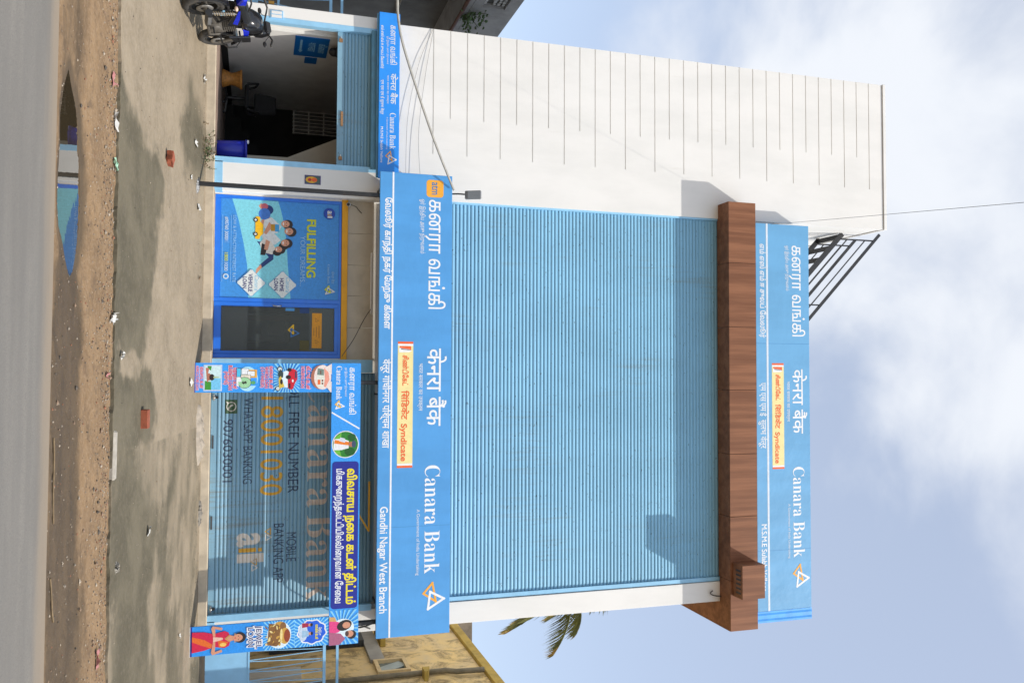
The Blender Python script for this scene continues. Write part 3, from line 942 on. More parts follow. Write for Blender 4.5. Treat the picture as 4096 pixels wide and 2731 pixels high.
def _wa2(b):
    n = 20
    for i in range(n):
        a, c = 2 * math.pi * i / n, 2 * math.pi * (i + 1) / n
        for r0, r1 in ((0.066, 0.082),):
            b.flat([(0.607 + r0 * math.cos(a), 1.23 + r0 * math.sin(a)), (0.607 + r1 * math.cos(a), 1.23 + r1 * math.sin(a)), (0.607 + r1 * math.cos(c), 1.23 + r1 * math.sin(c)), (0.607 + r0 * math.cos(c), 1.23 + r0 * math.sin(c))], 0, PW)
    b.flat([(0.515, 1.145), (0.56, 1.16), (0.535, 1.185)], 0, PW)
    b.flat([(0.575, 1.265), (0.60, 1.255), (0.597, 1.235), (0.622, 1.208), (0.645, 1.205), (0.652, 1.182), (0.63, 1.178), (0.59, 1.205), (0.57, 1.24)], 0, PW)
o_ = shutter_paint(_wa2)
o_.location.y -= 0.0008

# brown wood-look band over the upper shutter, wrapping round the right-hand corner
JX = [-3.402, -2.182, -0.907, 0.335, 1.595, 2.819, 4.06, 5.04]
for a, b in zip(JX[:-1], JX[1:]):
    part('fascia_panel', a + 0.004, b - 0.004, -0.40, -0.372, 10.546, 11.158, W_WOOD, bevel=0.003)
    part('soffit_panel', a + 0.004, b - 0.004, -0.371, 0.038 if b < 4.5 else 0.0, 10.548, 10.572, W_WOOD)
part('fascia_core', -3.36, 5.0, -0.36, -0.05, 10.58, 11.14, DARKG)
for a, b in ((-0.37, 1.2), (1.205, 2.8), (2.805, 4.4)):
    part('fascia_panel', 5.012, 5.040, a, b, 10.546, 11.158, W_WOOD, bevel=0.003)
    part('soffit_panel', 4.552, 5.010, max(a, 0.004), b, 10.548, 10.572, W_WOOD)
part('fascia_panel', -3.402, -3.374, -0.37, -0.002, 10.546, 11.158, W_WOOD, bevel=0.003)
part('fascia_top', -3.37, 5.03, -0.37, -0.004, 11.145, 11.157, W_WOOD)
part('fascia_top', 4.56, 5.01, 0.0, 4.4, 11.145, 11.157, W_WOOD)
bx = MB()
bx.box(3.70, 4.345, -0.735, -0.402, 10.60, 11.10, W_WOOD)
lv = bx.build('projecting_box', bank, 0.004, label='small brown wood-look box jutting from the band')
for k in range(6):
    MB().box(3.80 + k * 0.085, 3.83 + k * 0.085, -0.68, -0.52, 10.594, 10.598, BLACK).build('vent_slot', lv)

# under-sign corridor rooms -------------------------------------------------
DK = mat('unlit_room_black', (0.016, 0.015, 0.014), 0.9, 0.2, 3)  # unlit depth of the rooms put into a near-black colour; skirting shares it
part('room_floor', -6.05, -3.60, 0.02, 6.0, FLOOR + 0.001, FLOOR + 0.012, mat('worn_red_oxide_floor', (0.26, 0.19, 0.15), 0.6, 0.2, 3))
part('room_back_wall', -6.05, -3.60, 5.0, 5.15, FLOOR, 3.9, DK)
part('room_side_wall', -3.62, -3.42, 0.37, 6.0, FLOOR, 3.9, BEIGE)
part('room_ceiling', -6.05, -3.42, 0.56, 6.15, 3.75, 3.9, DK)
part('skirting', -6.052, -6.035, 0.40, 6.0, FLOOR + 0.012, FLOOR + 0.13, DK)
st = MB()
for k in range(7):
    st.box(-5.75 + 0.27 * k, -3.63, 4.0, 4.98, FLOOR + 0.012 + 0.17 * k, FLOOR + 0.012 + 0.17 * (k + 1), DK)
st.build('inner_stair', bank)
MB().prism([(-4.18, 0.92), (-3.63, 0.92), (-3.63, 3.7), (-4.90, 3.7), (-4.65, 3.11), (-4.20, 2.16)], 2.0, 2.15, BEIGE).build('stair_flank', bank)
part('ledge', -3.36, 4.40, -0.64, 0.11, 3.72, 3.80, CEM)  # unseen slab added behind the sign to keep skylight off the shutter top
gr = thing('window_grille', (-5.8, 4.9, 2.35), 'pale barred window grille at the back of the dark corridor', 'grille')
gm = mat('grey_white_grille_paint', (0.62, 0.62, 0.60), 0.6, 0.1, 10)
MB().box(-6.04, -5.50, 4.97, 4.99, 2.38, 3.40, mat('dim_pane', (0.10, 0.10, 0.10), 0.3, 0.2, 5)).build('pane', gr)
for k in range(7):
    MB().box(-6.03 + 0.085 * k, -6.012 + 0.085 * k, 4.94, 4.96, 2.36, 3.42, gm).build('bar', gr)
for k in range(4):
    MB().box(-6.04, -5.49, 4.935, 4.939, 2.37 + 0.34 * k, 2.40 + 0.34 * k, gm).build('crossbar', gr)
# machine room behind the glazed front
RG = mat('machine_room_grey', (0.24, 0.255, 0.255), 0.7, 0.08, 3)
part('room_back_wall', -3.42, -0.02, 2.4, 2.5, FLOOR, 3.3, RG)
part('room_side_wall', -0.15, -0.05, 0.4, 2.4, FLOOR, 3.3, RG)
part('room_floor', -3.42, -0.15, 0.30, 2.4, FLOOR + 0.001, FLOOR + 0.010, mat('grey_floor_tile', (0.3, 0.3, 0.3), 0.4, 0.1, 4))
part('room_ceiling', -3.42, -0.05, 0.56, 2.4, 3.2, 3.29, RG)
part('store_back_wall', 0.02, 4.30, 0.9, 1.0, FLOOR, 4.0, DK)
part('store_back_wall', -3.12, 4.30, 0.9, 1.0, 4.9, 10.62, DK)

# ------------------------------------------------------------------ signs
BY = -0.76
big = thing('sign_board', (0.52, BY, 3.59), 'long blue bank sign in three scripts across the middle of the facade', 'sign')
MB().box(-3.405, 4.455, BY, BY + 0.07, 3.595, 4.85, SIGNB).build('board', big, 0.004)
fr = MB()
for x in (-3.2, -1.4, 0.4, 2.2, 4.0):
    fr.bar((x, BY + 0.09, 3.63), (x, BY + 0.09, 4.80), 0.035, 0.035, BLACK)
for z in (3.66, 4.75):
    fr.bar((-3.36, BY + 0.125, z), (4.4, BY + 0.125, z), 0.035, 0.035, BLACK)
for x in (-3.2, 0.4, 4.0):
    for z in (3.66, 4.75): fr.bar((x, BY + 0.14, z), (x, 0.05 if z > 4 else 0.30, z), 0.03, 0.03, BLACK)
fr.build('steel_frame', big)
part_ = MB().box(-3.404, 4.454, BY - 0.0015, BY - 0.0005, 3.806, 3.834, SIGNW).build('white_rule', big)
SEAM = mat('sign_seam', (0.05, 0.22, 0.48), 0.5, 0.05, 10)
for xs in (0.15, 2.62): MB().box(xs, xs + 0.006, BY - 0.0008, BY - 0.0003, 3.60, 4.845, SEAM).build('seam', big)
def L_(b, x0, x1, z, h, m, parent, y, **k): return lettering(b, x0, x1, z, h, y, m, parent, **k)
y = BY - 0.002
L_('கனரா வங்கி', -2.97, -1.08, 4.445, 0.195, SIGNW, big, y, bold=0.008)
L_('ஓர் இந்திய அரசு நிறுவனம்', -2.97, -2.03, 4.30, 0.055, SIGNG, big, y, bold=0.004)
L_('வேலூர் காந்தி நகர் மேற்கு கிளை', -2.96, -0.72, 3.687, 0.085, SIGNW, big, y, bold=0.025)
L_('केनरा बैंक', -0.40, 0.93, 4.43, 0.235, SIGNW, big, y, bold=0.008)
L_('भारत सरकार का उपक्रम', -0.14, 0.67, 4.287, 0.06, SIGNG, big, y, bold=0.006)
L_('वेलूर गांधीनगर पश्चिम शाखा', -0.21, 1.29, 3.672, 0.105, SIGNW, big, y, bold=0.016)
L_(serif('Canara Bank'), 1.60, 3.43, 4.405, 0.262, SIGNW, big, y, bold=-0.006, ref='\U0001D401')
L_('A Government of India Undertaking', 2.34, 3.45, 4.268, 0.055, SIGNG, big, y)
L_('Gandhi Nagar West Branch', 2.27, 4.04, 3.648, 0.125, SIGNW, big, y, bold=0.016)
def logo_on(parent, y, cx, cz, s):
    pr = Print(y, 0.0003)
    bank_logo(pr, cx, cz, s, SIGNW, ORNG)
    return pr.build(parent, 'bank_logo')
def big_logo(parent, y, ox, oz, k):
    P = lambda *pts: [(ox + px * k, oz + pz * k) for px, pz in pts]
    pr = Print(y, 0.0003)
    pr.line(P((0.455, 0.10), (0.295, 0.375), (0.165, 0.135), (0.455, 0.10)), 0.038 * k, SIGNW)
    pr.line(P((0.455, 0.10), (0.295, 0.375)), 0.038 * k, SIGNW)
    pr.line(P((0.02, 0.175), (0.19, 0.02), (0.335, 0.235), (0.02, 0.175)), 0.034 * k, ORNG)
    pr.line(P((0.295, 0.375), (0.165, 0.135), (0.30, 0.118)), 0.038 * k, SIGNW)
    return pr.build(parent, 'bank_logo')
big_logo(big, y, 3.575, 4.375, 1.0)
pr = Print(BY - 0.001)
pr.rrect(-3.315, -3.015, 4.395, 4.695, 0.055, ORNG)
pr.text('atm', -3.28, -3.06, 4.49, 0.135, ink('atm_blue', 96, 130, 175), 0.02)
pr.build(big, 'machine_badge')
def synd(parent, yy, x0, x1, z0, z1):
    w, h = x1 - x0, z1 - z0
    pr = Print(yy)
    pr.rect(x0, x1, z0, z1, PALEY)
    for a, b, m in ((0, 0.018, SORNG), (0.018, 0.034, SIGNW), (0.966, 0.982, SIGNW), (0.982, 1, SORNG)):
        pr.rect(x0 + a * w, x0 + b * w, z0, z1, m)
    pr.rect(x0 + 0.036 * w, x0 + 0.066 * w, z0 + 0.12 * h, z0 + 0.86 * h, SORNG)
    pr.poly([(x0 + 0.05 * w, z0 + 0.08 * h), (x0 + 0.086 * w, z0 + 0.08 * h), (x0 + 0.084 * w, z0 + 0.72 * h), (x0 + 0.075 * w, z0 + 0.92 * h), (x0 + 0.062 * w, z0 + 0.75 * h)], SIGNW)
    pr.poly([(x0 + 0.055 * w, z0 + 0.2 * h), (x0 + 0.062 * w, z0 + 0.2 * h), (x0 + 0.07 * w, z0 + 0.9 * h), (x0 + 0.063 * w, z0 + 0.7 * h)], BLACK)
    pr.text('சிண்டிகேட்', x0 + 0.108 * w, x0 + 0.352 * w, z0 + 0.33 * h, 0.25 * h, SORNG, 0.03)
    pr.text('सिंडिकेट', x0 + 0.39 * w, x0 + 0.62 * w, z0 + 0.27 * h, 0.34 * h, SORNG, 0.02)
    pr.text('Syndicate', x0 + 0.652 * w, x0 + 0.948 * w, z0 + 0.26 * h, 0.36 * h, SORNG, 0.022)
    return pr.build(parent, 'syndicate_panel')
synd(big, BY - 0.001, -0.51, 1.63, 3.922, 4.186)

UY = -0.28
ups = thing('sign_board', (0.9, UY, 11.2), 'upper blue bank sign above the brown band with loose vinyl at one end', 'sign')
MB().box(-3.03, 4.745, UY, UY + 0.05, 11.235, 12.488, SIGNU).build('board', ups, 0.004)
fr = MB()
for x in (-2.9, -1.2, 0.5, 2.2, 3.9, 4.7):
    fr.bar((x, UY + 0.075, 11.18), (x, UY + 0.075, 12.45), 0.04, 0.04, BLACK)
    fr.bar((x, UY + 0.095, 12.2), (x, 0.14, 11.95), 0.03, 0.03, BLACK)
fr.box(-3.02, 4.74, UY - 0.004, UY + 0.05, 11.165, 11.232, BLACK)  # black strip stands in for the shadow gap under the board
fr.build('steel_frame', ups)
part_ = MB().box(-3.03, -2.985, UY + 0.052, -0.002, 11.235, 12.48, SIGNU).build('side_return', ups)
fl = MB()
n = 6
for i in range(n):
    xa, xb_ = 4.748 + 0.22 * i / n, 4.748 + 0.22 * (i + 1) / n
    ya, yb = UY + 0.004 * math.sin(i * 2.1), UY + 0.004 * math.sin((i + 1) * 2.1)
    za = [11.215 + 0.02 * math.sin(i), 12.49 + 0.01 * math.sin(i * 1.3)]
    fl.add([(xa, ya, 11.215), (xb_, yb, 11.215), (xb_, yb, 12.492), (xa, ya, 12.492)], [(0, 1, 2, 3)], FLAPB, True)
    fl.add([(xa, ya + 0.012, 11.215), (xa, ya + 0.012, 12.492), (xb_, yb + 0.012, 12.492), (xb_, yb + 0.012, 11.215)], [(0, 1, 2, 3)], FLAPB, True)
fl.build('loose_vinyl', ups, label='brighter blue loose vinyl end of the sign')
MB().box(-3.029, 4.744, UY - 0.0015, UY - 0.0005, 11.475, 11.517, SIGNG).build('white_rule', ups)
for xs in (-0.6, 3.55): MB().box(xs, xs + 0.007, UY - 0.0008, UY - 0.0003, 11.24, 12.48, SEAM).build('seam', ups)
y = UY - 0.002
L_('கனரா வங்கி', -2.61, -0.75, 12.085, 0.20, SIGNW, ups, y, bold=0.008)
L_('ஓர் இந்திய அரசு நிறுவனம்', -2.60, -1.68, 11.94, 0.055, SIGNG, ups, y, bold=0.004)
L_('எம்.எஸ்.எம்.ஈ சுலப் வேலூர்', -2.61, -0.71, 11.33, 0.09, SIGNG, ups, y, bold=0.025)
L_('केनरा बैंक', -0.08, 1.23, 12.08, 0.235, SIGNW, ups, y, bold=0.008)
L_('भारत सरकार का उपक्रम', 0.17, 0.98, 11.945, 0.06, SIGNG, ups, y, bold=0.006)
L_('एम.एस.एम.ई. सुलभ वेलूर', 0.19, 1.51, 11.325, 0.115, SIGNG, ups, y, bold=0.016)
L_(serif('Canara Bank'), 1.90, 3.72, 12.075, 0.265, SIGNW, ups, y, bold=-0.006, ref='\U0001D401')
L_('A Government of India Undertaking', 2.64, 3.73, 11.955, 0.05, SIGNG, ups, y)
L_('M.S.M.E Sulabh Vellore', 3.02, 4.35, 11.335, 0.115, SIGNW, ups, y, bold=0.016)
big_logo(ups, y, 3.85, 12.05, 1.0)
synd(ups, UY - 0.001, -0.20, 1.93, 11.595, 11.872)

LY = -0.21
les = thing('sign_board', (-4.95, LY, 3.63), 'small bright blue bank sign over the open doorway', 'sign')
MB().box(-6.39, -3.415, LY, LY + 0.05, 3.632, 4.0, SIGNL).build('board', les, 0.004)
fr = MB()
for x in (-6.2, -5.0, -3.8): fr.bar((x, LY + 0.06, 3.8), (x, 0.02, 3.95), 0.03, 0.03, BLACK)
fr.box(-6.38, -3.43, LY + 0.052, LY + 0.075, 3.60, 3.66, HOODB)
fr.build('steel_frame', les)
y = LY - 0.002
L_('கனரா வங்கி', -6.17, -5.46, 3.832, 0.08, SIGNG, les, y, bold=0.01)
L_('ஓர் இந்திய அரசு நிறுவனம்', -5.96, -5.46, 3.77, 0.024, SIGNG, les, y)
L_('எம்.எஸ்.எம்.ஈ சுலப் வேலூர்', -6.15, -5.37, 3.665, 0.036, SIGNG, les, y, bold=0.02)
L_('केनरा बैंक', -5.30, -4.75, 3.84, 0.09, SIGNG, les, y, bold=0.012)
L_('भारत सरकार का उपक्रम', -5.26, -4.75, 3.775, 0.03, SIGNG, les, y)
L_('एम एस एम ई सुलभ वेलूर', -5.17, -4.55, 3.67, 0.042, SIGNG, les, y, bold=0.014)
L_(serif('Canara Bank'), -4.59, -3.94, 3.832, 0.105, SIGNG, les, y, bold=-0.003, ref='\U0001D401')
L_('A Government of India Undertaking', -4.51, -3.93, 3.772, 0.028, SIGNG, les, y)
L_('M.S.M.E Sulabh Vellore', -4.33, -3.69, 3.672, 0.042, SIGNW, les, y, bold=0.012)
big_logo(les, y, -3.91, 3.755, 0.52)

# poles that carry the big sign
def sign_pole(x, y, label):
    t = thing('sign_pole', (x, y, apron_z(y)), label, 'pole', 'steel poles under the big sign')
    z0 = apron_h(x, y) - 0.02
    MB().box(x - 0.034, x + 0.034, y - 0.03, y + 0.03, z0 + 0.012, 3.63, BLACK).build('post', t, 0.003)
    MB().box(x - 0.09, x + 0.09, y - 0.08, y + 0.08, z0, z0 + 0.03, DARKG).build('base_plate', t)
sign_pole(-3.01, -0.66, 'black square steel pole standing beside the pillar with the sticker')
sign_pole(0.19, -0.60, 'black steel pole behind the left leg of the banner arch')
sign_pole(4.22, -0.58, 'black steel pole behind the right leg of the banner arch')

# flood light on the sign
fl = thing('flood_light', (-3.09, BY, 4.85), 'grey LED flood lamp on an arm above the machine badge', 'lamp')
MB().tube([(-3.10, BY + 0.05, 4.80), (-3.10, BY - 0.02, 4.95), (-3.09, BY - 0.06, 5.06)], 0.014, DARKG, 8).build('arm', fl)
lb = MB()
lb.obox((-3.08, BY - 0.10, 5.20), (0.075, 0, 0), (0, 0.025, 0.012), (0.0, -0.06, 0.13), mat('lamp_grey_metal', (0.17, 0.18, 0.19), 0.45, 0.08, 20))
lb.build('lamp_body', fl, 0.012)
MB().obox((-3.08, BY - 0.133, 5.205), (0.06, 0, 0), (0, 0.003, 0.0014), (0.0, -0.045, 0.10), mat('lamp_glass', (0.30, 0.33, 0.36), 0.15, 0.05, 10)).build('lamp_glass', fl)

# ------------------------------------------------------------------ glazed machine-room front
AY = 0.18
atm = thing('glazed_front', (-1.62, AY, FLOOR), 'royal blue aluminium machine-room front with loan poster and glass door', 'shopfront')
f = MB()
for x0, x1, z0, z1 in ((-3.022, -2.965, 0.914, 3.045), (-1.255, -1.185, 0.914, 3.045), (-0.295, -0.225, 0.914, 3.045)):
    f.box(x0, x1, AY - 0.03, AY + 0.05, z0, z1, FRAMEB)
f.box(-2.965, -1.255, AY - 0.028, AY + 0.05, 0.914, 1.005, FRAMEB)
f.box(-2.965, -0.225, AY - 0.028, AY + 0.05, 3.0, 3.045, FRAMEB)
f.build('frame', atm, 0.004)
f = MB()
f.box(-3.10, -0.205, AY - 0.045, AY + 0.06, 3.05, 3.155, HEADY)
f.build('header_band', atm, 0.004)
for a, b in ((-3.05, -2.47), (-2.464, -1.90), (-1.894, -1.348), (-1.342, -0.78), (-0.774, -0.2)):
    MB().box(a, b, AY + 0.0, AY + 0.03, 3.16, 3.62, TILE).build('ceiling_side_panel', atm)
MB().box(-3.052, -3.024, AY - 0.02, AY + 0.04, FLOOR + 0.014, 3.05, INW).build('jamb', atm)
MB().box(-0.223, -0.203, AY - 0.02, AY + 0.04, FLOOR + 0.014, 3.05, INW).build('jamb', atm)
# door
door = MB()
door.box(-1.183, -1.112, AY - 0.035, AY + 0.02, 0.918, 3.0, FRAMEB)
door.box(-0.345, -0.297, AY - 0.035, AY + 0.02, 0.918, 3.0, FRAMEB)
door.box(-1.112, -0.345, AY - 0.034, AY + 0.02, 0.918, 1.035, FRAMEB)
door.box(-1.112, -0.345, AY - 0.034, AY + 0.02, 2.935, 3.0, FRAMEB)
door = door.build('door', atm, 0.004)
MB().box(-1.112, -0.345, AY - 0.008, AY - 0.002, 1.035, 2.935, mat_glass('door_glass', (0.10, 0.12, 0.12), 0.35)).build('glass', door)
FROST = mat('frosted_film', (0.16, 0.185, 0.18), 0.55, 0.05, 8)
MB().box(-1.110, -0.347, AY + 0.0, AY + 0.004, 1.04, 1.47, FROST).build('frosted_film', door)
MB().box(-1.110, -0.347, AY + 0.0, AY + 0.004, 2.51, 2.93, FROST).build('frosted_film', door)
h = MB()
h.tube([(-1.14, AY - 0.036, 1.89), (-1.125, AY - 0.075, 1.90), (-1.12, AY - 0.08, 1.96), (-1.125, AY - 0.075, 2.02), (-1.14, AY - 0.036, 2.03)], 0.011, mat('brushed_steel', (0.6, 0.6, 0.6), 0.3, 0.05, 20, metal=0.9), 8)
h.build('handle', door)
pr = Print(AY - 0.0085)
pr.rect(-1.108, -1.015, 2.34, 2.505, ink('navy_sticker', 18, 62, 120))
pr.rect(-1.10, -1.05, 2.10, 2.25, ink('sky_sticker', 75, 160, 225))
pr.rect(-1.02, -0.405, 2.552, 2.72, ink('amber_sticker', 232, 158, 22))
amb2 = ink('amber_sticker_dark', 190, 125, 20)
for k in range(3): pr.rect(-0.80 + 0.02 * k, -0.58 - 0.02 * k, 2.665 - 0.045 * k, 2.685 - 0.045 * k, amb2)
pr.line([(-0.93, 2.61), (-0.89, 2.67), (-0.87, 2.61), (-0.93, 2.61)], 0.01, amb2)
pr.line([(-0.55, 2.61), (-0.51, 2.67), (-0.49, 2.61), (-0.55, 2.61)], 0.01, amb2)
pr.rect(-0.535, -0.347, 2.345, 2.505, ink('olive_sticker', 88, 80, 22))
pr.line([(-0.80, 2.235), (-0.715, 2.155), (-0.655, 2.235), (-0.80, 2.235)], 0.024, ink('logo_yellow', 238, 190, 20))
pr.line([(-0.74, 2.195), (-0.66, 2.33), (-0.60, 2.20), (-0.74, 2.195)], 0.02, ink('logo_blue', 52, 116, 180))
pr.build(door, 'stickers')
# things seen dimly through the door
cab = thing('cash_machine', (-0.85, 1.9, FLOOR), 'grey cash machine standing dimly behind the glass door', 'cash machine')
MB().box(-1.12, -0.55, 1.75, 2.3, FLOOR + 0.011, 2.25, mat('machine_grey', (0.26, 0.29, 0.30), 0.5, 0.06, 5)).build('cabinet', cab, 0.02)
MB().box(-1.02, -0.68, 1.742, 1.749, 1.85, 2.15, mat('machine_screen', (0.04, 0.07, 0.10), 0.2, 0.05, 5)).build('screen', cab)
MB().box(-1.00, -0.70, 1.66, 1.749, 1.62, 1.70, DARKG).build('key_shelf', cab)
wd = thing('wooden_board', (-0.95, 0.8, FLOOR), 'narrow brown board leaning inside the machine room', 'board')
MB().box(-1.0, -0.90, 0.78, 0.81, FLOOR + 0.011, 2.42, mat('dark_brown_wood', (0.10, 0.055, 0.03), 0.6, 0.2, 10)).build('plank', wd)

# loan poster ---------------------------------------------------------------
px0, px1, pz0, pz1 = -2.963, -1.257, 1.008, 2.998
PU = lambda u: px0 + (px1 - px0) * u
PV = lambda v: pz0 + (pz1 - pz0) * v
pmb = MB().box(px0, px1, AY - 0.012, AY - 0.002, pz0, pz1, ink('poster_blue', 62, 148, 226)).build('poster', atm)
pr = Print(AY - 0.0122)
sw = [(0, .09), (.11, .12), (.22, .147), (.45, .19), (.67, .222), (1, .235), (1, .59), (.65, .562), (.42, .55), (.2, .52), (.1, .50), (0, .474)]
pr.poly([(PU(u), PV(v)) for u, v in sw], ink('poster_cyan', 132, 216, 232))
skin = ink('skin', 214, 152, 122); skin2 = ink('skin_shade', 176, 112, 88); hair = ink('hair', 38, 28, 28)
wht = ink('shirt_white', 222, 226, 226); den = ink('denim', 22, 56, 120); red = ink('rose', 196, 96, 112); yel = ink('toy_yellow', 246, 190, 18)
E_ = lambda u, v, ru, rv, m, rot=0.0: pr.ell(PU(u), PV(v), ru * 1.706, rv * 1.99, m, 16, rot)
Q_ = lambda pts, m: pr.poly([(PU(u), PV(v)) for u, v in pts], m)
# family reading on the floor behind a toy car
Q_([(.42, .30), (.50, .345), (.58, .40), (.66, .325), (.72, .30), (.70, .335), (.60, .44), (.50, .44), (.44, .40)], den)
Q_([(.655, .335), (.70, .30), (.775, .285), (.73, .315), (.685, .345)], skin)
Q_([(.14, .36), (.06, .31), (.03, .33), (.06, .36), (.20, .42), (.30, .37), (.22, .33)], skin)
E_(.095, .385, .05, .05, den); E_(.06, .36, .03, .03, red); E_(.14, .36, .06, .05, ink('denim_light', 62, 120, 205))
Q_([(.17, .42), (.26, .505), (.33, .47), (.34, .40), (.26, .35), (.20, .36)], wht)
Q_([(.33, .44), (.40, .50), (.45, .45), (.44, .36), (.36, .34), (.30, .38)], wht)
Q_([(.42, .42), (.50, .465), (.55, .43), (.53, .34), (.44, .325), (.38, .36)], ink('shirt_cream', 226, 222, 212))
Q_([(.44, .34), (.56, .33), (.56, .37), (.46, .39)], hair)
Q_([(.22, .40), (.33, .355), (.35, .375), (.26, .435)], skin)
Q_([(.40, .375), (.50, .36), (.51, .39), (.42, .41)], skin)
pr.rect(PU(.24), PU(.31), PV(.415), PV(.45), ink('book_gold', 190, 140, 30)); pr.rect(PU(.24), PU(.315), PV(.45), PV(.485), ink('book_blue', 60, 160, 220))
for u, v, r, hr in ((.235, .545, .042, 1), (.31, .575, .044, 1), (.43, .545, .042, 2), (.50, .49, .036, 2)):
    E_(u, v + .012, r * 1.15, r * 1.05, hair)
    if hr == 2: E_(u + .03, v - .02, r * 0.9, r * 1.0, hair)
    E_(u - .004, v - .008, r * .82, r * .86, skin)
    E_(u - .004, v - .025, r * .4, r * .14, ink('smile', 240, 230, 226))
    E_(u - .018, v + .002, r * .12, r * .09, hair); E_(u + .012, v + .002, r * .12, r * .09, hair)
pr.rrect(PU(.17), PU(.40), PV(.285), PV(.325), 0.02, yel)
Q_([(.22, .325), (.25, .352), (.34, .352), (.375, .325)], yel)
for u in (.205, .35):
    E_(u, .287, .022, .019, hair); E_(u, .287, .011, .010, wht)
# words
fy = ink('poster_yellow', 206, 214, 36); fw = ink('poster_white', 208, 226, 240); fb = ink('poster_pale_blue', 150, 200, 240); nv = ink('navy_text', 34, 30, 108)
pr.text('FULFILLING', PU(.17), PU(.775), PV(.725), 0.142, fy, 0.035)
pr.text('YOUR DREAMS...', PU(.345), PU(.865), PV(.668), 0.082, fb, 0.004)
pr.text('LOW & ATTRACTIVE INTEREST RATE', PU(.17), PU(.845), PV(.102), 0.052, fb, 0.006)
pr.rect(PU(.17), PU(.845), PV(.085), PV(.0875), fb); pr.rect(PU(.17), PU(.845), PV(.015), PV(.0175), fb)
pr.text('#90760 30001', PU(.19), PU(.43), PV(.035), 0.055, fw, 0.012)
pr.rect(PU(.445), PU(.448), PV(.03), PV(.075), fb)
pr.text('1800', PU(.55), PU(.635), PV(.035), 0.055, fy, 0.012)
pr.text('1030', PU(.65), PU(.735), PV(.035), 0.055, fw, 0.012)
pr.ell(PU(.79), PV(.048), 0.048, 0.048, fw, 18); pr.ell(PU(.79), PV(.048), 0.028, 0.028, ink('poster_blue', 62, 148, 226), 14)
for cu, cv, words in ((.875, .52, 'HOME'), (.865, .258, 'VEHICLE')):
    cx, cz = PU(cu) - 0.03, PV(cv)
    for r_, m_ in ((0.245, ink('diamond_edge', 96, 160, 215)), (0.236, ink('diamond_white', 226, 232, 230))):
        c_ = 0.045
        pts = []
        for a in (0, 90, 180, 270):
            dx, dz = math.cos(math.radians(a)), math.sin(math.radians(a))
            tx, tz = -dz, dx
            for k in (-1, -0.4, 0.4, 1): pts.append((cx + dx * (r_ - c_ * abs(k) ** 1.6) + tx * c_ * k, cz + dz * (r_ - c_ * abs(k) ** 1.6) + tz * c_ * k))
        pr.poly(pts, m_)
    pr.text('Canara', cx - 0.13, cx + 0.13, cz + 0.055, 0.07, ink('script_cyan', 110, 190, 226), 0.0, 0.3)
    w_ = 0.115 if words == 'HOME' else 0.155
    pr.text(words, cx - w_, cx + w_, cz - 0.045, 0.062, nv, 0.03)
    pr.text('LOAN', cx - 0.10, cx + 0.10, cz - 0.14, 0.062, nv, 0.03)
pr.ell(PU(.10), PV(.915), 0.10, 0.10, ink('badge_blue', 22, 70, 178), 24)
pr.text('a', PU(.07), PU(.105), PV(.90), 0.10, wht, 0.03); pr.text('i', PU(.11), PU(.12), PV(.90), 0.07, yel, 0.03); pr.text('1', PU(.125), PU(.145), PV(.90), 0.08, wht, 0.02)
pr.text(serif('Canara Bank'), PU(.63), PU(.83), PV(.905), 0.042, fb, 0.0, ref='\U0001D401')
pr.text('केनरा बैंक', PU(.70), PU(.83), PV(.938), 0.04, fb)
bank_logo(pr, PU(.90), PV(.925), 0.15, wht, fy)
pr.build(pmb, 'printed_picture', 'blue home and vehicle loan poster print')

# small fittings
cc = thing('security_camera', (-2.98, 0.12, 3.16), 'small security camera on the amber header', 'camera')
MB().tube([(-2.97, 0.13, 3.17), (-2.96, 0.05, 3.15)], 0.035, SIGNG, 10).build('housing', cc)
MB().tube([(-2.96, 0.049, 3.15), (-2.957, 0.03, 3.147)], 0.030, BLACK, 10).build('lens', cc)
MB().tube([(-2.97, 0.10, 3.19), (-2.94, 0.14, 3.30), (-2.86, 0.16, 3.37), (-2.84, 0.165, 3.40)], 0.006, BLACK, 6).build('lead', cc)
tl = thing('tube_light', (-1.57, 0.14, 3.58), 'unlit white tube light under the beige panels', 'lamp')
MB().box(-2.14, -1.01, 0.14, 0.178, 3.58, 3.612, mat('tube_batten_white', (0.72, 0.70, 0.64), 0.5, 0.05, 5)).build('batten', tl, 0.004)
MB().tube([(-2.12, 0.12, 3.575), (-1.03, 0.12, 3.575)], 0.014, SIGNW, 8).build('tube', tl)
sk = MB().box(-3.42, -3.262, -0.006, -0.002, 2.385, 2.66, ink('sticker_indigo', 72, 60, 120)).build('paper_sticker')
tag(sk, 'small orange and indigo paper sticker on the white middle pillar', 'sticker')
pr = Print(-0.0065)
pr.rect(-3.405, -3.277, 2.40, 2.645, ink('sticker_green', 70, 96, 90)); pr.ell(-3.341, 2.50, 0.058, 0.10, ink('sticker_gold', 226, 170, 40), 14)
pr.ell(-3.341, 2.55, 0.035, 0.05, ink('sticker_orange', 226, 96, 36), 12); pr.ell(-3.341, 2.47, 0.03, 0.03, ink('sticker_red', 190, 50, 40), 12)
pr.build(sk, 'printed_picture')
swb = thing('switch_box', (-6.19, -0.01, 1.87), 'pale blue framed meter box on the white corner pillar', 'box')
MB().box(-6.262, -6.112, -0.018, -0.002, 1.77, 1.985, GATEB).build('frame', swb, 0.003)
MB().box(-6.245, -6.195, -0.022, -0.0185, 1.79, 1.965, W_WHITE).build('door_panel', swb)
MB().box(-6.18, -6.13, -0.022, -0.0185, 1.79, 1.965, W_WHITE).build('door_panel', swb)

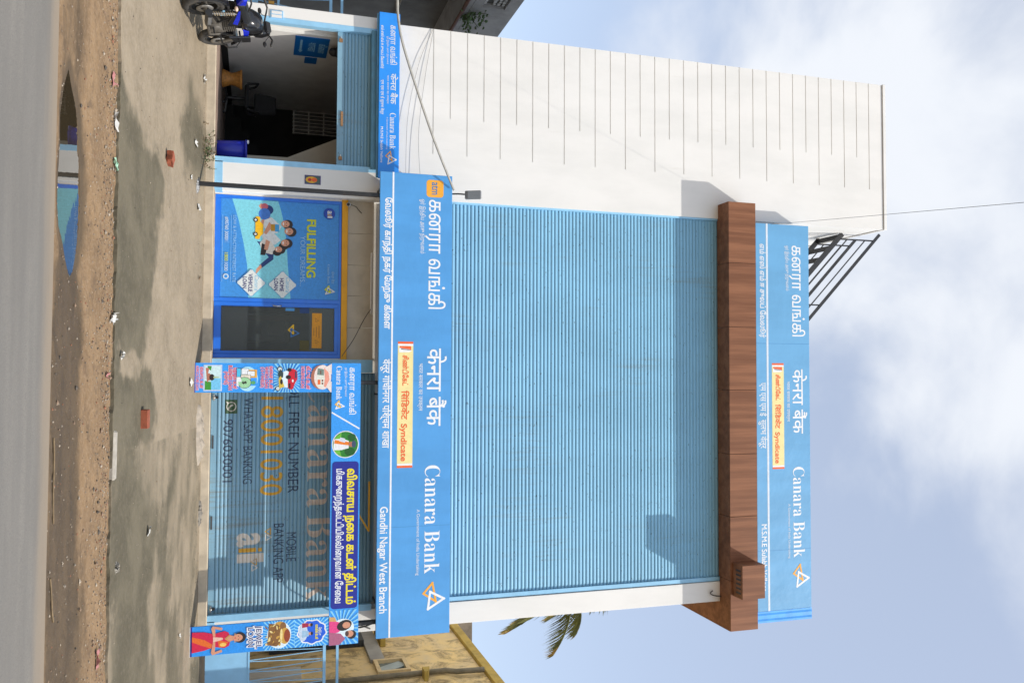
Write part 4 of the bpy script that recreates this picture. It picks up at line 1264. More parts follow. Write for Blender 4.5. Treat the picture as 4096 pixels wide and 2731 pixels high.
# ------------------------------------------------------------------ things in the open corridor
bn = thing('plastic_bin', (-3.885, 0.42, FLOOR), 'deep blue plastic bin beside the doorway', 'bin')
BLU = mat('deep_blue_plastic', (0.012, 0.022, 0.36), 0.35, 0.06, 5)
bc = (-3.885, 0.50, FLOOR + 0.014)
MB().lathe([(0.0, 0.0), (0.145, 0.0), (0.15, 0.01), (0.178, 0.49), (0.17, 0.49), (0.142, 0.02), (0.0, 0.02)], bc, BLU, 24).build('body', bn)
MB().lathe([(0.178, 0.462), (0.192, 0.465), (0.192, 0.498), (0.172, 0.50), (0.172, 0.492)], bc, BLU, 24).build('rim', bn)
MB().box(bc[0] - 0.19, bc[0] - 0.13, bc[1] - 0.02, bc[1] + 0.0, bc[2] + 0.50, bc[2] + 0.53, SIGNW).build('paper_scrap', bn)
sl = thing('wicker_stool', (-5.60, 2.3, FLOOR), 'orange-brown waisted wicker stool in the corridor', 'stool')
WK = mat('orange_wicker', (0.46, 0.19, 0.035), 0.6, 0.25, 22, bump=0.006, bscale=60)
sc_ = (-5.68, 2.1, FLOOR + 0.013)
MB().lathe([(0.0, 0), (0.17, 0.0), (0.175, 0.02), (0.13, 0.13), (0.115, 0.18), (0.13, 0.24), (0.17, 0.33)], sc_, WK, 22).build('base', sl)
MB().lathe([(0.17, 0.33), (0.19, 0.335), (0.19, 0.37), (0.17, 0.375), (0.0, 0.375)], sc_, WK, 22).build('seat', sl)
chr_ = thing('office_chair', (-5.5, 2.5, FLOOR), 'black padded office chair in the dark corridor', 'chair')
PAD = mat('black_fabric_pad', (0.012, 0.012, 0.013), 0.85, 0.2, 30)
cx, cy, cz = -5.42, 2.45, FLOOR + 0.013
MB().box(cx - 0.24, cx + 0.24, cy - 0.22, cy + 0.24, cz + 0.42, cz + 0.50, PAD).build('seat', chr_, 0.03)
MB().prism([(cx - 0.21, cz + 0.60), (cx + 0.23, cz + 0.60), (cx + 0.20, cz + 1.03), (cx - 0.16, cz + 1.03)], cy + 0.20, cy + 0.27, PAD).build('backrest', chr_, 0.03)
for s in (-1, 1):
    MB().tube([(cx + s * 0.25, cy + 0.15, cz + 0.47), (cx + s * 0.29, cy + 0.12, cz + 0.62), (cx + s * 0.29, cy - 0.12, cz + 0.68), (cx + s * 0.25, cy - 0.18, cz + 0.47)], 0.022, BLACK, 8).build('armrest', chr_)
MB().tube([(cx, cy, cz + 0.05), (cx, cy, cz + 0.42)], 0.03, BLACK, 10).build('column', chr_)
for k in range(5):
    a = 2 * math.pi * k / 5 + 0.3
    MB().bar((cx, cy, cz + 0.09), (cx + 0.28 * math.cos(a), cy + 0.28 * math.sin(a), cz + 0.05), 0.04, 0.03, BLACK).ball((cx + 0.28 * math.cos(a), cy + 0.28 * math.sin(a), cz + 0.026), 0.026, BLACK, 8, 6).build('foot', chr_)
ds = thing('direction_sign', (-6.04, 0.95, 2.22), 'blue arrow sign on the white corridor wall', 'sign')
DB = ink('direction_blue', 16, 108, 186)
MB().box(-6.050, -6.038, 0.47, 1.42, 2.22, 2.83, DB).build('board', ds)
MB().box(-6.050, -6.040, 1.48, 1.80, 2.44, 2.67, DB).build('small_board', ds)
def side_text(body, y0, y1, z, h, m, parent, bold=0.0):
    tmp = MB(); letters(tmp, body, y0, y1, z, h, 0, m, bold)
    mb = MB(); mb.add([(-6.0375, x, zz) for x, _, zz in tmp.v], tmp.f, m)
    return mb.build('lettering', parent)
DW = ink('direction_pale', 150, 200, 230)
side_text('கிளை', 0.72, 1.2, 2.66, 0.10, DW, ds, 0.02)
side_text('शाखा', 0.70, 1.15, 2.47, 0.12, DW, ds, 0.01)
ar = MB(); ar.add([(-6.0375, a, b) for a, b in ((0.62, 2.315), (1.12, 2.315), (1.12, 2.29), (1.25, 2.335), (1.12, 2.38), (1.12, 2.355), (0.62, 2.355))], [tuple(range(7))], DW); ar.build('arrow', ds)
dm = thing('dome_camera', (-5.95, 0.95, 3.0), 'black dome camera hanging above the blue arrow sign', 'camera')
MB().ball((-5.93, 0.75, 2.93), (0.085, 0.085, 0.10), BLACK, 14, 10).build('dome', dm)
MB().lathe([(0.0, 0.16), (0.06, 0.16), (0.10, 0.06), (0.09, 0.0)], (-5.93, 0.75, 2.96), DARKG, 14).build('mount', dm)
MB().bar((-6.05, 0.75, 3.1), (-5.93, 0.75, 3.1), 0.03, 0.03, DARKG).build('bracket', dm)

# ------------------------------------------------------------------ banner arch
GYF = -0.70
arch = thing('banner_arch', (2.19, GYF, 0.68), 'freestanding blue loan banner arch before the closed shutter', 'banner')
BBL = ink('banner_blue', 54, 158, 246); BBL2 = ink('banner_blue_deep', 40, 148, 238)
RAY = ink('banner_ray', 138, 212, 250); GLOW = ink('banner_glow', 226, 244, 252); bred = ink('banner_red', 214, 48, 78); bpink = ink('banner_pink', 244, 226, 238)
NVY = ink('banner_navy', 26, 40, 150); BYL = ink('banner_yellow', 244, 226, 30); BW = ink('banner_white', 236, 240, 244); PURP = ink('banner_purple', 86, 84, 178)
BACK = mat('pale_board_edge', (0.5, 0.49, 0.45), 0.6, 0.08, 8)
def leg(x0, x1, z0, z1, m):
    o = MB().box(x0, x1, GYF, GYF + 0.035, z0, z1, m).build('leg_panel', arch)
    b = MB()
    for x in (x0 + 0.03, x1 - 0.03): b.bar((x, GYF + 0.055, z0 - 0.01), (x, GYF + 0.055, z1), 0.03, 0.03, BLACK)
    b.box(x0 - 0.004, x1 + 0.004, GYF - 0.004, GYF + 0.07, z0 - 0.018, z0 - 0.001, BACK)
    b.build('stand_frame', o)
    return o
ll = leg(-0.125, 0.348, 0.675, 2.828, BBL)
rl = leg(4.04, 4.50, 0.69, 2.848, BBL2)
bmq = MB().box(-0.135, 4.515, GYF - 0.004, GYF + 0.035, 2.830, 3.31, BBL).build('beam_panel', arch)
b = MB()
b.bar((-0.12, GYF + 0.055, 2.87), (4.5, GYF + 0.055, 2.87), 0.03, 0.03, BLACK); b.bar((-0.12, GYF + 0.055, 3.27), (4.5, GYF + 0.055, 3.27), 0.03, 0.03, BLACK)
for x in (0.19, 4.22): b.bar((x, GYF + 0.06, 3.2), (x, -0.62, 3.55), 0.05, 0.04, BLACK)
b.build('stand_frame', bmq)

# beam print
pr = Print(GYF - 0.0042)
pr.text('கனரா வங்கி', -0.065, 0.72, 3.125, 0.075, BW, 0.012)
pr.text('ஓர் இந்திய அரசு நிறுவனம்', -0.06, 0.42, 3.05, 0.024, BW)
pr.text(serif('Canara Bank'), -0.085, 0.475, 2.905, 0.092, BW, -0.002, ref='\U0001D401')
bank_logo(pr, 0.565, 2.965, 0.135, BW, ink('banner_amber', 240, 190, 60))
pr.line([(0.69, 2.845), (0.955, 3.285)], 0.024, BW)
pr.ell(1.218, 3.066, 0.226, 0.222, BW, 30); pr.ell(1.218, 3.066, 0.212, 0.208, ink('leaf_green', 40, 130, 40), 30)
lg = ink('light_green', 110, 190, 60); dg2 = ink('dark_green', 24, 92, 30); sf = ink('saffron', 238, 130, 30)
pr.poly([(1.02, 3.0), (1.10, 2.90), (1.25, 2.862), (1.36, 2.91), (1.41, 3.0), (1.30, 2.97), (1.15, 2.99)], lg)
pr.ell(1.34, 3.14, 0.07, 0.09, dg2, 14); pr.ell(1.10, 3.17, 0.06, 0.07, dg2, 14)
pr.poly([(1.13, 2.875), (1.31, 2.87), (1.31, 3.0), (1.28, 3.12), (1.16, 3.12), (1.12, 3.0)], BW)
pr.poly([(1.14, 2.89), (1.20, 2.88), (1.235, 3.12), (1.18, 3.13)], sf); pr.poly([(1.10, 2.98), (1.16, 2.96), (1.19, 3.06), (1.12, 3.06)], ink('sleeve', 214, 222, 236))
pr.ell(1.218, 3.165, 0.045, 0.05, skin2, 14); pr.ell(1.215, 3.205, 0.06, 0.036, ink('turban', 60, 80, 110), 14)
pr.rrect(1.505, 3.925, 2.856, 3.288, 0.05, NVY)
pr.text('விவசாய நகை கடன் திட்டம்', 1.62, 3.86, 3.105, 0.105, BYL, 0.035)
pr.text('மிககுறைந்தவட்டியில்விரைவான சேவை', 1.62, 3.83, 2.925, 0.085, BW, 0.022)
pr.rays(4.24, 3.03, 0.10, 0.6, 26, RAY, (3.95, 4.512, 2.834, 3.306), 0.4)
pr.ell(4.24, 3.06, 0.15, 0.18, GLOW, 20)
pr.poly([(4.10, 2.835), (4.33, 2.835), (4.31, 2.98), (4.25, 3.06), (4.15, 3.02)], ink('gown_pink', 232, 70, 140))
pr.poly([(4.05, 2.835), (4.12, 2.835), (4.13, 2.95), (4.06, 2.93)], ink('gown_gold', 214, 170, 110))
pr.ell(4.20, 3.08, 0.085, 0.125, hair, 16, 0.3); pr.ell(4.20, 3.115, 0.052, 0.066, skin, 14)
pr.poly([(4.30, 2.835), (4.512, 2.835), (4.512, 3.0), (4.42, 3.10), (4.33, 3.02)], ink('shirt_rose', 176, 100, 132))
pr.ell(4.36, 3.20, 0.072, 0.076, hair, 16); pr.ell(4.345, 3.165, 0.055, 0.068, skin, 14); pr.ell(4.34, 3.125, 0.045, 0.03, ink('beard', 82, 58, 54), 12)
pr.build(bmq)

# left leg print
pr = Print(GYF - 0.0002)
xm = 0.112
def words(t, x0, x1, z, h, bold=0.03):
    pr.text(t, x0 - 0.004, x1 + 0.004, z - 0.003, h + 0.006, bpink, bold + 0.032)
    pr.text(t, x0, x1, z, h, bred, bold)
pr.rect(-0.124, 0.347, 0.676, 0.70, PURP)
words('விவசாய கடன்', -0.06, 0.28, 0.768, 0.038); words('AGRICULTURE LOAN', -0.08, 0.31, 0.71, 0.036)
pr.rect(-0.095, 0.325, 0.818, 1.10, ink('photo_border', 196, 214, 240)); pr.rect(-0.075, 0.305, 0.84, 1.08, ink('photo_sky', 208, 236, 238))
pr.rect(0.12, 0.305, 0.93, 1.08, ink('photo_blue', 120, 200, 240)); pr.poly([(0.16, 0.84), (0.305, 0.84), (0.305, 0.935), (0.18, 0.935)], ink('field_green', 60, 150, 50))
pr.poly([(-0.075, 0.88), (-0.04, 0.88), (0.0, 0.93), (-0.075, 0.94)], ink('field_green', 60, 150, 50))
pr.poly([(-0.05, 0.85), (0.05, 0.86), (0.17, 0.87), (0.19, 0.89), (0.05, 0.885), (-0.04, 0.905)], ink('palm_skin', 190, 120, 96))
pr.ell(0.10, 0.90, 0.06, 0.035, skin2, 14); pr.ell(0.105, 0.945, 0.052, 0.04, hair, 14); pr.poly([(0.09, 0.97), (0.12, 0.97), (0.112, 1.06), (0.10, 1.06)], ink('sprout', 180, 200, 150))
words('(MSME)', 0.01, 0.22, 1.135, 0.05, 0.02); words('BUSSINESS LOAN', -0.085, 0.31, 1.20, 0.052); words('தொழில் கடன்', -0.05, 0.29, 1.275, 0.042)
pr.ell(0.13, 1.49, 0.20, 0.16, ink('glow_cyan', 176, 230, 252), 24)
pr.rect(-0.02, 0.11, 1.49, 1.635, ink('flat_amber', 240, 176, 62)); pr.rect(0.11, 0.24, 1.48, 1.635, BBL)
for x0, x1, z0, z1, m in ((-0.035, 0.055, 1.40, 1.505, BW), (0.005, 0.085, 1.49, 1.60, BW), (0.065, 0.15, 1.39, 1.535, ink('cream_tower', 232, 224, 206))):
    pr.rect(x0 - 0.005, x1 + 0.005, z0 - 0.005, z1 + 0.005, hair); pr.rect(x0, x1, z0, z1, m)
pr.rect(-0.045, 0.10, 1.32, 1.385, hair); pr.rect(-0.04, 0.095, 1.325, 1.38, ink('cyan_block', 80, 196, 240))
pr.ell(0.19, 1.445, 0.093, 0.105, hair, 18); pr.ell(0.19, 1.445, 0.086, 0.098, ink('money_green', 160, 214, 164), 18); pr.ell(0.19, 1.58, 0.03, 0.035, ink('money_green_dark', 90, 170, 110), 12)
pr.poly([(0.10, 1.32), (0.24, 1.32), (0.26, 1.36), (0.18, 1.345), (0.17, 1.40), (0.10, 1.38)], BW)
pr.text('$', 0.165, 0.215, 1.415, 0.06, hair, 0.03)
words('(2 & 4 WHEELER)', -0.06, 0.27, 1.70, 0.045, 0.02); words('VEHICLE LOAN', -0.07, 0.28, 1.765, 0.045); words('வாகன கடன்', -0.075, 0.29, 1.835, 0.042)
pr.rays(xm + 0.02, 2.12, 0.10, 0.45, 30, RAY, (-0.124, 0.347, 1.90, 2.31), 0.45); pr.ell(xm + 0.02, 2.12, 0.14, 0.14, GLOW, 20)
for x, z, r in ((-0.03, 1.995, 0.045), (0.285, 1.965, 0.042)):
    pr.ell(x, z, r, r, hair, 16); pr.ell(x, z, r * 0.72, r * 0.72, ink('wheel_grey', 206, 220, 224), 14)
pr.poly([(-0.03, 2.0), (0.03, 2.05), (0.10, 2.045), (0.13, 1.985), (0.06, 1.965), (0.02, 1.97)], ink('bike_dark', 50, 70, 70))
pr.poly([(0.08, 2.01), (0.20, 2.05), (0.26, 2.07), (0.285, 1.985), (0.20, 1.98), (0.12, 1.975)], ink('bike_yellow', 218, 188, 70)); pr.ell(0.175, 2.02, 0.045, 0.022, hair, 12)
cr = ink('car_red', 206, 26, 52)
pr.poly([(-0.04, 2.145), (0.10, 2.12), (0.28, 2.125), (0.305, 2.17), (0.29, 2.205), (0.20, 2.235), (0.13, 2.275), (0.0, 2.265), (-0.035, 2.22)], cr)
pr.poly([(0.0, 2.235), (0.11, 2.235), (0.12, 2.262), (0.01, 2.26)], ink('car_glass', 60, 60, 90)); pr.ell(-0.02, 2.145, 0.03, 0.036, hair, 12); pr.ell(0.10, 2.13, 0.034, 0.042, hair, 12); pr.rect(0.20, 0.28, 2.135, 2.165, hair); pr.ell(0.16, 2.20, 0.025, 0.014, BW, 10)
words('HOUSING LOAN', -0.075, 0.28, 2.335, 0.05); words('வீட்டுக் கடன்', -0.08, 0.30, 2.42, 0.045)
pr.ell(0.10, 2.645, 0.20, 0.155, skin2, 22); pr.ell(0.10, 2.68, 0.205, 0.14, ink('hand_pale', 240, 226, 220), 22)
pr.poly([(-0.08, 2.75), (-0.124, 2.827), (0.05, 2.827), (0.03, 2.77)], ink('hand_pale', 240, 226, 220)); pr.poly([(0.18, 2.77), (0.23, 2.72), (0.347, 2.81), (0.347, 2.827), (0.17, 2.827)], ink('hand_pale', 240, 226, 220))
pr.poly([(0.02, 2.60), (0.12, 2.575), (0.26, 2.60), (0.26, 2.70), (0.12, 2.72), (0.02, 2.70)], ink('house_white', 232, 234, 222)); pr.poly([(-0.06, 2.70), (0.02, 2.775), (0.14, 2.79), (0.27, 2.73), (0.25, 2.70), (0.12, 2.715)], ink('house_pink', 240, 160, 140))
pr.poly([(-0.05, 2.60), (0.06, 2.59), (0.07, 2.70), (-0.03, 2.70)], ink('porch', 120, 140, 130)); pr.rect(-0.01, 0.05, 2.64, 2.655, ink('door_brown', 120, 60, 40)); pr.rect(0.14, 0.22, 2.60, 2.645, ink('door_orange', 236, 110, 50)); pr.rect(0.14, 0.17, 2.665, 2.69, ink('door_brown', 120, 60, 40)); pr.rect(0.19, 0.22, 2.665, 2.69, ink('door_brown', 120, 60, 40))
pr.build(ll)

# right leg print
pr = Print(GYF - 0.0002)
pr.rect(4.041, 4.499, 0.691, 0.715, NVY)
pr.rays(4.27, 2.56, 0.12, 0.5, 34, RAY, (4.041, 4.499, 2.28, 2.846), 0.4)
pr.rays(4.27, 2.02, 0.12, 0.5, 34, RAY, (4.041, 4.499, 1.79, 2.29), 0.4); pr.ell(4.27, 2.04, 0.215, 0.19, GLOW, 24)
n = 36
pr.poly([(4.265 + (0.20 + 0.012 * math.cos(9 * t)) * math.cos(t), 2.56 + (0.235 + 0.014 * math.cos(9 * t)) * math.sin(t)) for t in (2 * math.pi * i / n for i in range(n))], BW)
pr.poly([(4.265 + (0.18 + 0.011 * math.cos(9 * t)) * math.cos(t), 2.56 + (0.212 + 0.013 * math.cos(9 * t)) * math.sin(t)) for t in (2 * math.pi * i / n for i in range(n))], ink('frame_blue', 26, 96, 222))
pr.ell(4.265, 2.42, 0.14, 0.07, ink('frame_pale', 200, 216, 236), 18)
pr.poly([(4.115, 2.40), (4.19, 2.40), (4.18, 2.50), (4.12, 2.50)], ink('sari_red', 170, 40, 70)); pr.ell(4.15, 2.53, 0.025, 0.032, skin, 10); pr.ell(4.15, 2.55, 0.028, 0.022, hair, 10)
pr.poly([(4.23, 2.40), (4.35, 2.40), (4.33, 2.51), (4.25, 2.51)], ink('shirt_pale', 160, 196, 226)); pr.ell(4.29, 2.535, 0.025, 0.032, skin, 10); pr.ell(4.29, 2.557, 0.028, 0.02, hair, 10)
pr.text('வங்கிக் கடன்', 4.15, 4.39, 2.615, 0.035, BYL, 0.03); pr.text('சேமிப்பு', 4.20, 4.33, 2.67, 0.03, BW, 0.02)
gd = ink('gold', 206, 160, 70); gd2 = ink('gold_dark', 138, 96, 50); gd3 = ink('gold_light', 242, 220, 150)
pr.ell(4.14, 2.05, 0.085, 0.09, gd, 18); pr.ell(4.14, 2.10, 0.07, 0.05, gd2, 16); pr.poly([(4.08, 1.88), (4.42, 1.86), (4.45, 2.0), (4.38, 2.10), (4.2, 2.12), (4.1, 2.02)], gd2)
pr.ell(4.29, 2.13, 0.13, 0.085, gd, 20); pr.ell(4.29, 2.165, 0.105, 0.05, ink('bangle_red', 150, 66, 34), 18); pr.ell(4.27, 2.075, 0.10, 0.02, gd3, 14)
rng = random.Random(5)
for k in range(26):
    a, c = rng.uniform(4.10, 4.43), rng.uniform(1.84, 2.08)
    pr.ell(a, c, rng.uniform(0.012, 0.035), rng.uniform(0.008, 0.02), (gd, gd3, gd2)[k % 3], 9, rng.uniform(0, 3))
def outlined(t, x0, x1, z, h):
    pr.text(t, x0 - 0.008, x1 + 0.008, z - 0.008, h + 0.016, BW, 0.09)
    pr.text(t, x0, x1, z, h, ink('navy_text2', 40, 40, 110), 0.01)
outlined('JEWEL', 4.095, 4.455, 1.682, 0.082); outlined('LOAN', 4.115, 4.42, 1.558, 0.082)
# woman in a red sari with joined hands (printed)
sr = ink('sari_crimson', 206, 24, 70); sr2 = ink('sari_orange', 226, 106, 34)
pr.poly([(4.12, 0.716), (4.44, 0.716), (4.415, 0.90), (4.37, 1.05), (4.40, 1.20), (4.37, 1.27), (4.30, 1.29), (4.23, 1.29), (4.16, 1.26), (4.135, 1.20), (4.17, 1.04), (4.13, 0.9)], sr)
pr.poly([(4.19, 0.716), (4.27, 0.716), (4.33, 0.85), (4.39, 1.0), (4.33, 1.02), (4.25, 0.90)], sr2); pr.poly([(4.27, 1.10), (4.39, 1.12), (4.38, 1.22), (4.31, 1.26)], sr2); pr.ell(4.345, 1.18, 0.03, 0.05, ink('sari_gold', 244, 200, 100), 12)
pr.poly([(4.045, 1.02), (4.08, 1.0), (4.21, 1.03), (4.21, 1.065), (4.09, 1.06), (4.12, 1.16), (4.08, 1.17)], skin); pr.poly([(4.498, 1.02), (4.46, 1.0), (4.29, 1.03), (4.29, 1.065), (4.45, 1.06), (4.42, 1.16), (4.46, 1.17)], skin)
pr.poly([(4.215, 1.03), (4.295, 1.03), (4.27, 1.17), (4.25, 1.18), (4.235, 1.17)], ink('hands_pale', 232, 190, 172))
pr.poly([(4.22, 1.33), (4.29, 1.33), (4.31, 1.27), (4.255, 1.20), (4.20, 1.27)], skin); pr.ell(4.255, 1.435, 0.083, 0.092, hair, 20); pr.ell(4.255, 1.40, 0.058, 0.078, skin, 18)
pr.ell(4.255, 1.362, 0.018, 0.007, cr, 10)
for s in (-1, 1): pr.ell(4.255 + s * 0.024, 1.412, 0.011, 0.005, hair, 8); pr.ell(4.255 + s * 0.063, 1.36, 0.008, 0.012, gd, 8)
pr.ell(4.255, 1.435, 0.006, 0.006, cr, 8); pr.line([(4.205, 1.28), (4.255, 1.225), (4.305, 1.28)], 0.012, gd)
pr.build(rl)

# ------------------------------------------------------------------ motorcycle (own coordinates: x forward, y left, z up)
mc = local_thing('motorcycle', (-5.27, -1.55, apron_z(-1.55) + 0.004), 'black and blue motorcycle leaning on its stand at the doorway', 'motorcycle')
mc.matrix_world = Matrix.Translation((-5.27, -1.55, apron_z(-1.55) + 0.004)) @ Matrix.Rotation(math.radians(91.5), 4, 'Z') @ Matrix.Rotation(math.radians(-6.45), 4, 'Y') @ Matrix.Rotation(math.radians(-9.5), 4, 'X')
RUB = mat('dusty_tyre_rubber', (0.045, 0.042, 0.038), 0.85, 0.2, 14, dirt=0.5, dirtcol=(0.17, 0.14, 0.10), obj=True)
ALY = mat('dusty_black_alloy', (0.04, 0.038, 0.035), 0.6, 0.15, 14, dirt=0.4, dirtcol=(0.12, 0.10, 0.07), obj=True)
STL = mat('scuffed_steel', (0.30, 0.29, 0.27), 0.45, 0.1, 14, metal=0.6, obj=True)
BLK = mat('glossy_black_panel', (0.012, 0.012, 0.014), 0.22, 0.1, 8, coat=0.4, obj=True)
SEA = mat('black_seat_vinyl', (0.016, 0.017, 0.018), 0.55, 0.1, 10, obj=True)
MBL = mat('cobalt_blue_panel', (0.010, 0.025, 0.52), 0.25, 0.06, 8, coat=0.4, obj=True)
GRM = mat('grimy_engine_metal', (0.09, 0.08, 0.066), 0.6, 0.2, 14, dirt=0.6, dirtcol=(0.09, 0.075, 0.055), obj=True)
def wheel(x, r, w, spokes=5):
    def ring(prof, m, name, parent):
        return MB().lathe(prof, (x, 0, r), m, 36, 'y').build(name, parent)
    R = r
    t = w
    tyre_prof = [(R - 0.10, -t * 0.36), (R - 0.075, -t * 0.48), (R - 0.045, -t * 0.5), (R - 0.018, -t * 0.38), (R - 0.003, -t * 0.18), (R, 0.0), (R - 0.003, t * 0.18), (R - 0.018, t * 0.38), (R - 0.045, t * 0.5), (R - 0.075, t * 0.48), (R - 0.10, t * 0.36)]
    o = ring(tyre_prof, RUB, 'wheel', mc)
    ring([(R - 0.125, -t * 0.34), (R - 0.098, -t * 0.37), (R - 0.098, t * 0.37), (R - 0.125, t * 0.34), (R - 0.125, -t * 0.34)], ALY, 'rim', o)
    MB().lathe([(0.0, -0.06), (0.05, -0.06), (0.05, 0.06), (0.0, 0.06)], (x, 0, r), GRM, 16, 'y').build('hub', o)
    for k in range(spokes):
        a = 2 * math.pi * k / spokes + 0.4
        MB().bar((x + 0.045 * math.cos(a), 0, r + 0.045 * math.sin(a)), (x + (R - 0.118) * math.cos(a), 0, r + (R - 0.118) * math.sin(a)), 0.03, 0.024, ALY, (0, 1, 0)).build('spoke', o)
    MB().lathe([(0.055, -0.075), (0.12, -0.075), (0.12, -0.070), (0.055, -0.070), (0.055, -0.075)], (x, 0, r), STL, 24, 'y').build('brake_disc', o)
wheel(-0.65, 0.305, 0.135)
wheel(0.65, 0.295, 0.10)
def P_(name, mb, bevel=0.0): return mb.build(name, mc, bevel)
# frame, swing arm, engine
f = MB()
f.tube([(0.42, 0, 0.92), (0.1, 0, 0.75), (-0.25, 0, 0.72), (-0.62, 0, 0.80)], 0.022, BLACK, 8)
f.tube([(0.42, 0, 0.88), (0.28, 0, 0.50), (0.18, 0, 0.28), (-0.1, 0, 0.25)], 0.02, BLACK, 8)
for s in (-1, 1):
    f.tube([(-0.15, s * 0.09, 0.40), (-0.30, s * 0.10, 0.62), (-0.68, s * 0.10, 0.82)], 0.014, BLACK, 6)
P_('frame', f)
for s in (-1, 1):
    P_('swing_arm', MB().bar((-0.15, s * 0.10, 0.36), (-0.70, s * 0.105, 0.305), 0.03, 0.05, GRM), 0.005)
    sp = P_('shock_absorber', MB().tube([(-0.60, s * 0.125, 0.34), (-0.50, s * 0.125, 0.72)], 0.018, STL, 8))
    pts = []
    for i in range(73):
        t = i / 72; a = 2 * math.pi * 9 * t
        pts.append((-0.585 + 0.08 * t + 0.03 * math.cos(a), s * 0.125 + 0.03 * math.sin(a), 0.40 + 0.29 * t))
    MB().tube(pts, 0.0055, mat('tan_dusty_spring', (0.34, 0.27, 0.17), 0.6, 0.1, 20, obj=True), 5).build('spring', sp)
e = MB()
e.box(-0.16, 0.16, -0.13, 0.13, 0.24, 0.44, GRM)
e.lathe([(0.0, -0.165), (0.09, -0.165), (0.11, -0.13), (0.11, 0.13), (0.09, 0.165), (0.0, 0.165)], (-0.03, 0, 0.34), GRM, 18, 'y')
P_('engine', e, 0.015)
for k in range(6):
    P_('cooling_fin', MB().box(0.02, 0.20, -0.11, 0.11, 0.46 + 0.03 * k, 0.475 + 0.03 * k, GRM))
P_('cylinder', MB().box(0.05, 0.17, -0.08, 0.08, 0.44, 0.66, GRM))
P_('exhaust', MB().tube([(0.20, -0.05, 0.52), (0.28, -0.10, 0.35), (0.10, -0.16, 0.24), (-0.30, -0.17, 0.27), (-0.35, -0.175, 0.28)], 0.022, GRM, 10).tube([(-0.33, -0.18, 0.275), (-0.45, -0.19, 0.30), (-0.82, -0.20, 0.37)], [0.035, 0.052, 0.05], BLACK, 14))
P_('exhaust_shield', MB().bar((-0.50, -0.252, 0.315), (-0.76, -0.258, 0.365), 0.008, 0.05, STL))
# bodywork
tk = MB()
prof = [(-0.08, 0.11, 0.72, 0.90), (0.05, 0.16, 0.71, 0.99), (0.20, 0.18, 0.70, 1.05), (0.34, 0.16, 0.72, 1.04), (0.46, 0.09, 0.78, 0.98)]
vs_, fs = [], []
N_ = 14
for (xx, hw, zl, zh) in prof:
    for k in range(N_):
        a = 2 * math.pi * k / N_
        vs_.append((xx, hw * math.copysign(abs(math.cos(a)) ** 0.7, math.cos(a)), (zl + zh) / 2 + (zh - zl) / 2 * math.copysign(abs(math.sin(a)) ** 0.8, math.sin(a))))
for i in range(len(prof) - 1):
    for k in range(N_): fs.append((i * N_ + k, i * N_ + (k + 1) % N_, (i + 1) * N_ + (k + 1) % N_, (i + 1) * N_ + k))
fs += [tuple(range(N_ - 1, -1, -1)), tuple(range((len(prof) - 1) * N_, len(prof) * N_))]
tk.add(vs_, fs, BLK, True)
tank = P_('fuel_tank', tk)
for s in (-1, 1):
    MB().prism([(0.02, 0.74), (0.26, 0.72), (0.30, 0.78), (0.12, 0.82)], s * 0.178 - 0.004, s * 0.168 + 0.004, MBL).build('tank_decal', tank)
    P_('leg_shroud', MB().prism([(0.16, 0.50), (0.42, 0.56), (0.46, 0.80), (0.24, 0.82)], s * 0.20 - 0.012, s * 0.20 + 0.012, BLK), 0.01)
    P_('side_panel', MB().prism([(-0.34, 0.62), (-0.10, 0.52), (-0.02, 0.72), (-0.30, 0.76), (-0.62, 0.80), (-0.60, 0.74)], s * 0.125 - 0.01, s * 0.125 + 0.01, BLK), 0.006)
    P_('panel_decal', MB().prism([(-0.34, 0.68), (-0.16, 0.62), (-0.10, 0.68), (-0.30, 0.74), (-0.60, 0.79), (-0.60, 0.76)], s * 0.137 - 0.002, s * 0.137 + 0.002, MBL))
    P_('foot_peg', MB().tube([(-0.12, s * 0.12, 0.33), (-0.12, s * 0.24, 0.33)], 0.012, BLACK, 8))
    P_('leg_guard', MB().tube([(0.30, s * 0.06, 0.36), (0.34, s * 0.22, 0.38), (0.36, s * 0.30, 0.46), (0.37, s * 0.30, 0.58), (0.36, s * 0.22, 0.66), (0.34, s * 0.06, 0.66)], 0.014, BLACK, 8))
    P_('indicator', MB().tube([(-0.76, s * 0.06, 0.74), (-0.77, s * 0.14, 0.745)], 0.008, BLACK, 6).ball((-0.775, s * 0.165, 0.75), (0.028, 0.04, 0.026), mat('clear_amber_lens', (0.75, 0.55, 0.42), 0.2, 0.1, 8), 10, 8))
P_('seat', MB().prism_x([(-0.12, 0.80), (-0.10, 0.76), (0.10, 0.76), (0.12, 0.80), (0.11, 0.87), (0.06, 0.895), (-0.06, 0.895), (-0.11, 0.87)], -0.72, -0.04, SEA), 0.02)
P_('tail_cowl', MB().prism([(-0.88, 0.86), (-0.70, 0.76), (-0.40, 0.74), (-0.40, 0.82), (-0.72, 0.90), (-0.86, 0.93)], -0.10, 0.10, MBL), 0.02)
P_('grab_rail', MB().tube([(-0.55, 0.13, 0.90), (-0.80, 0.12, 0.97), (-0.88, 0.0, 0.98), (-0.80, -0.12, 0.97), (-0.55, -0.13, 0.90)], 0.013, BLACK, 8))
P_('tail_light', MB().box(-0.905, -0.86, -0.07, 0.07, 0.80, 0.86, mat('red_tail_lens', (0.45, 0.012, 0.02), 0.2, 0.1, 10)), 0.01)
mg = MB()
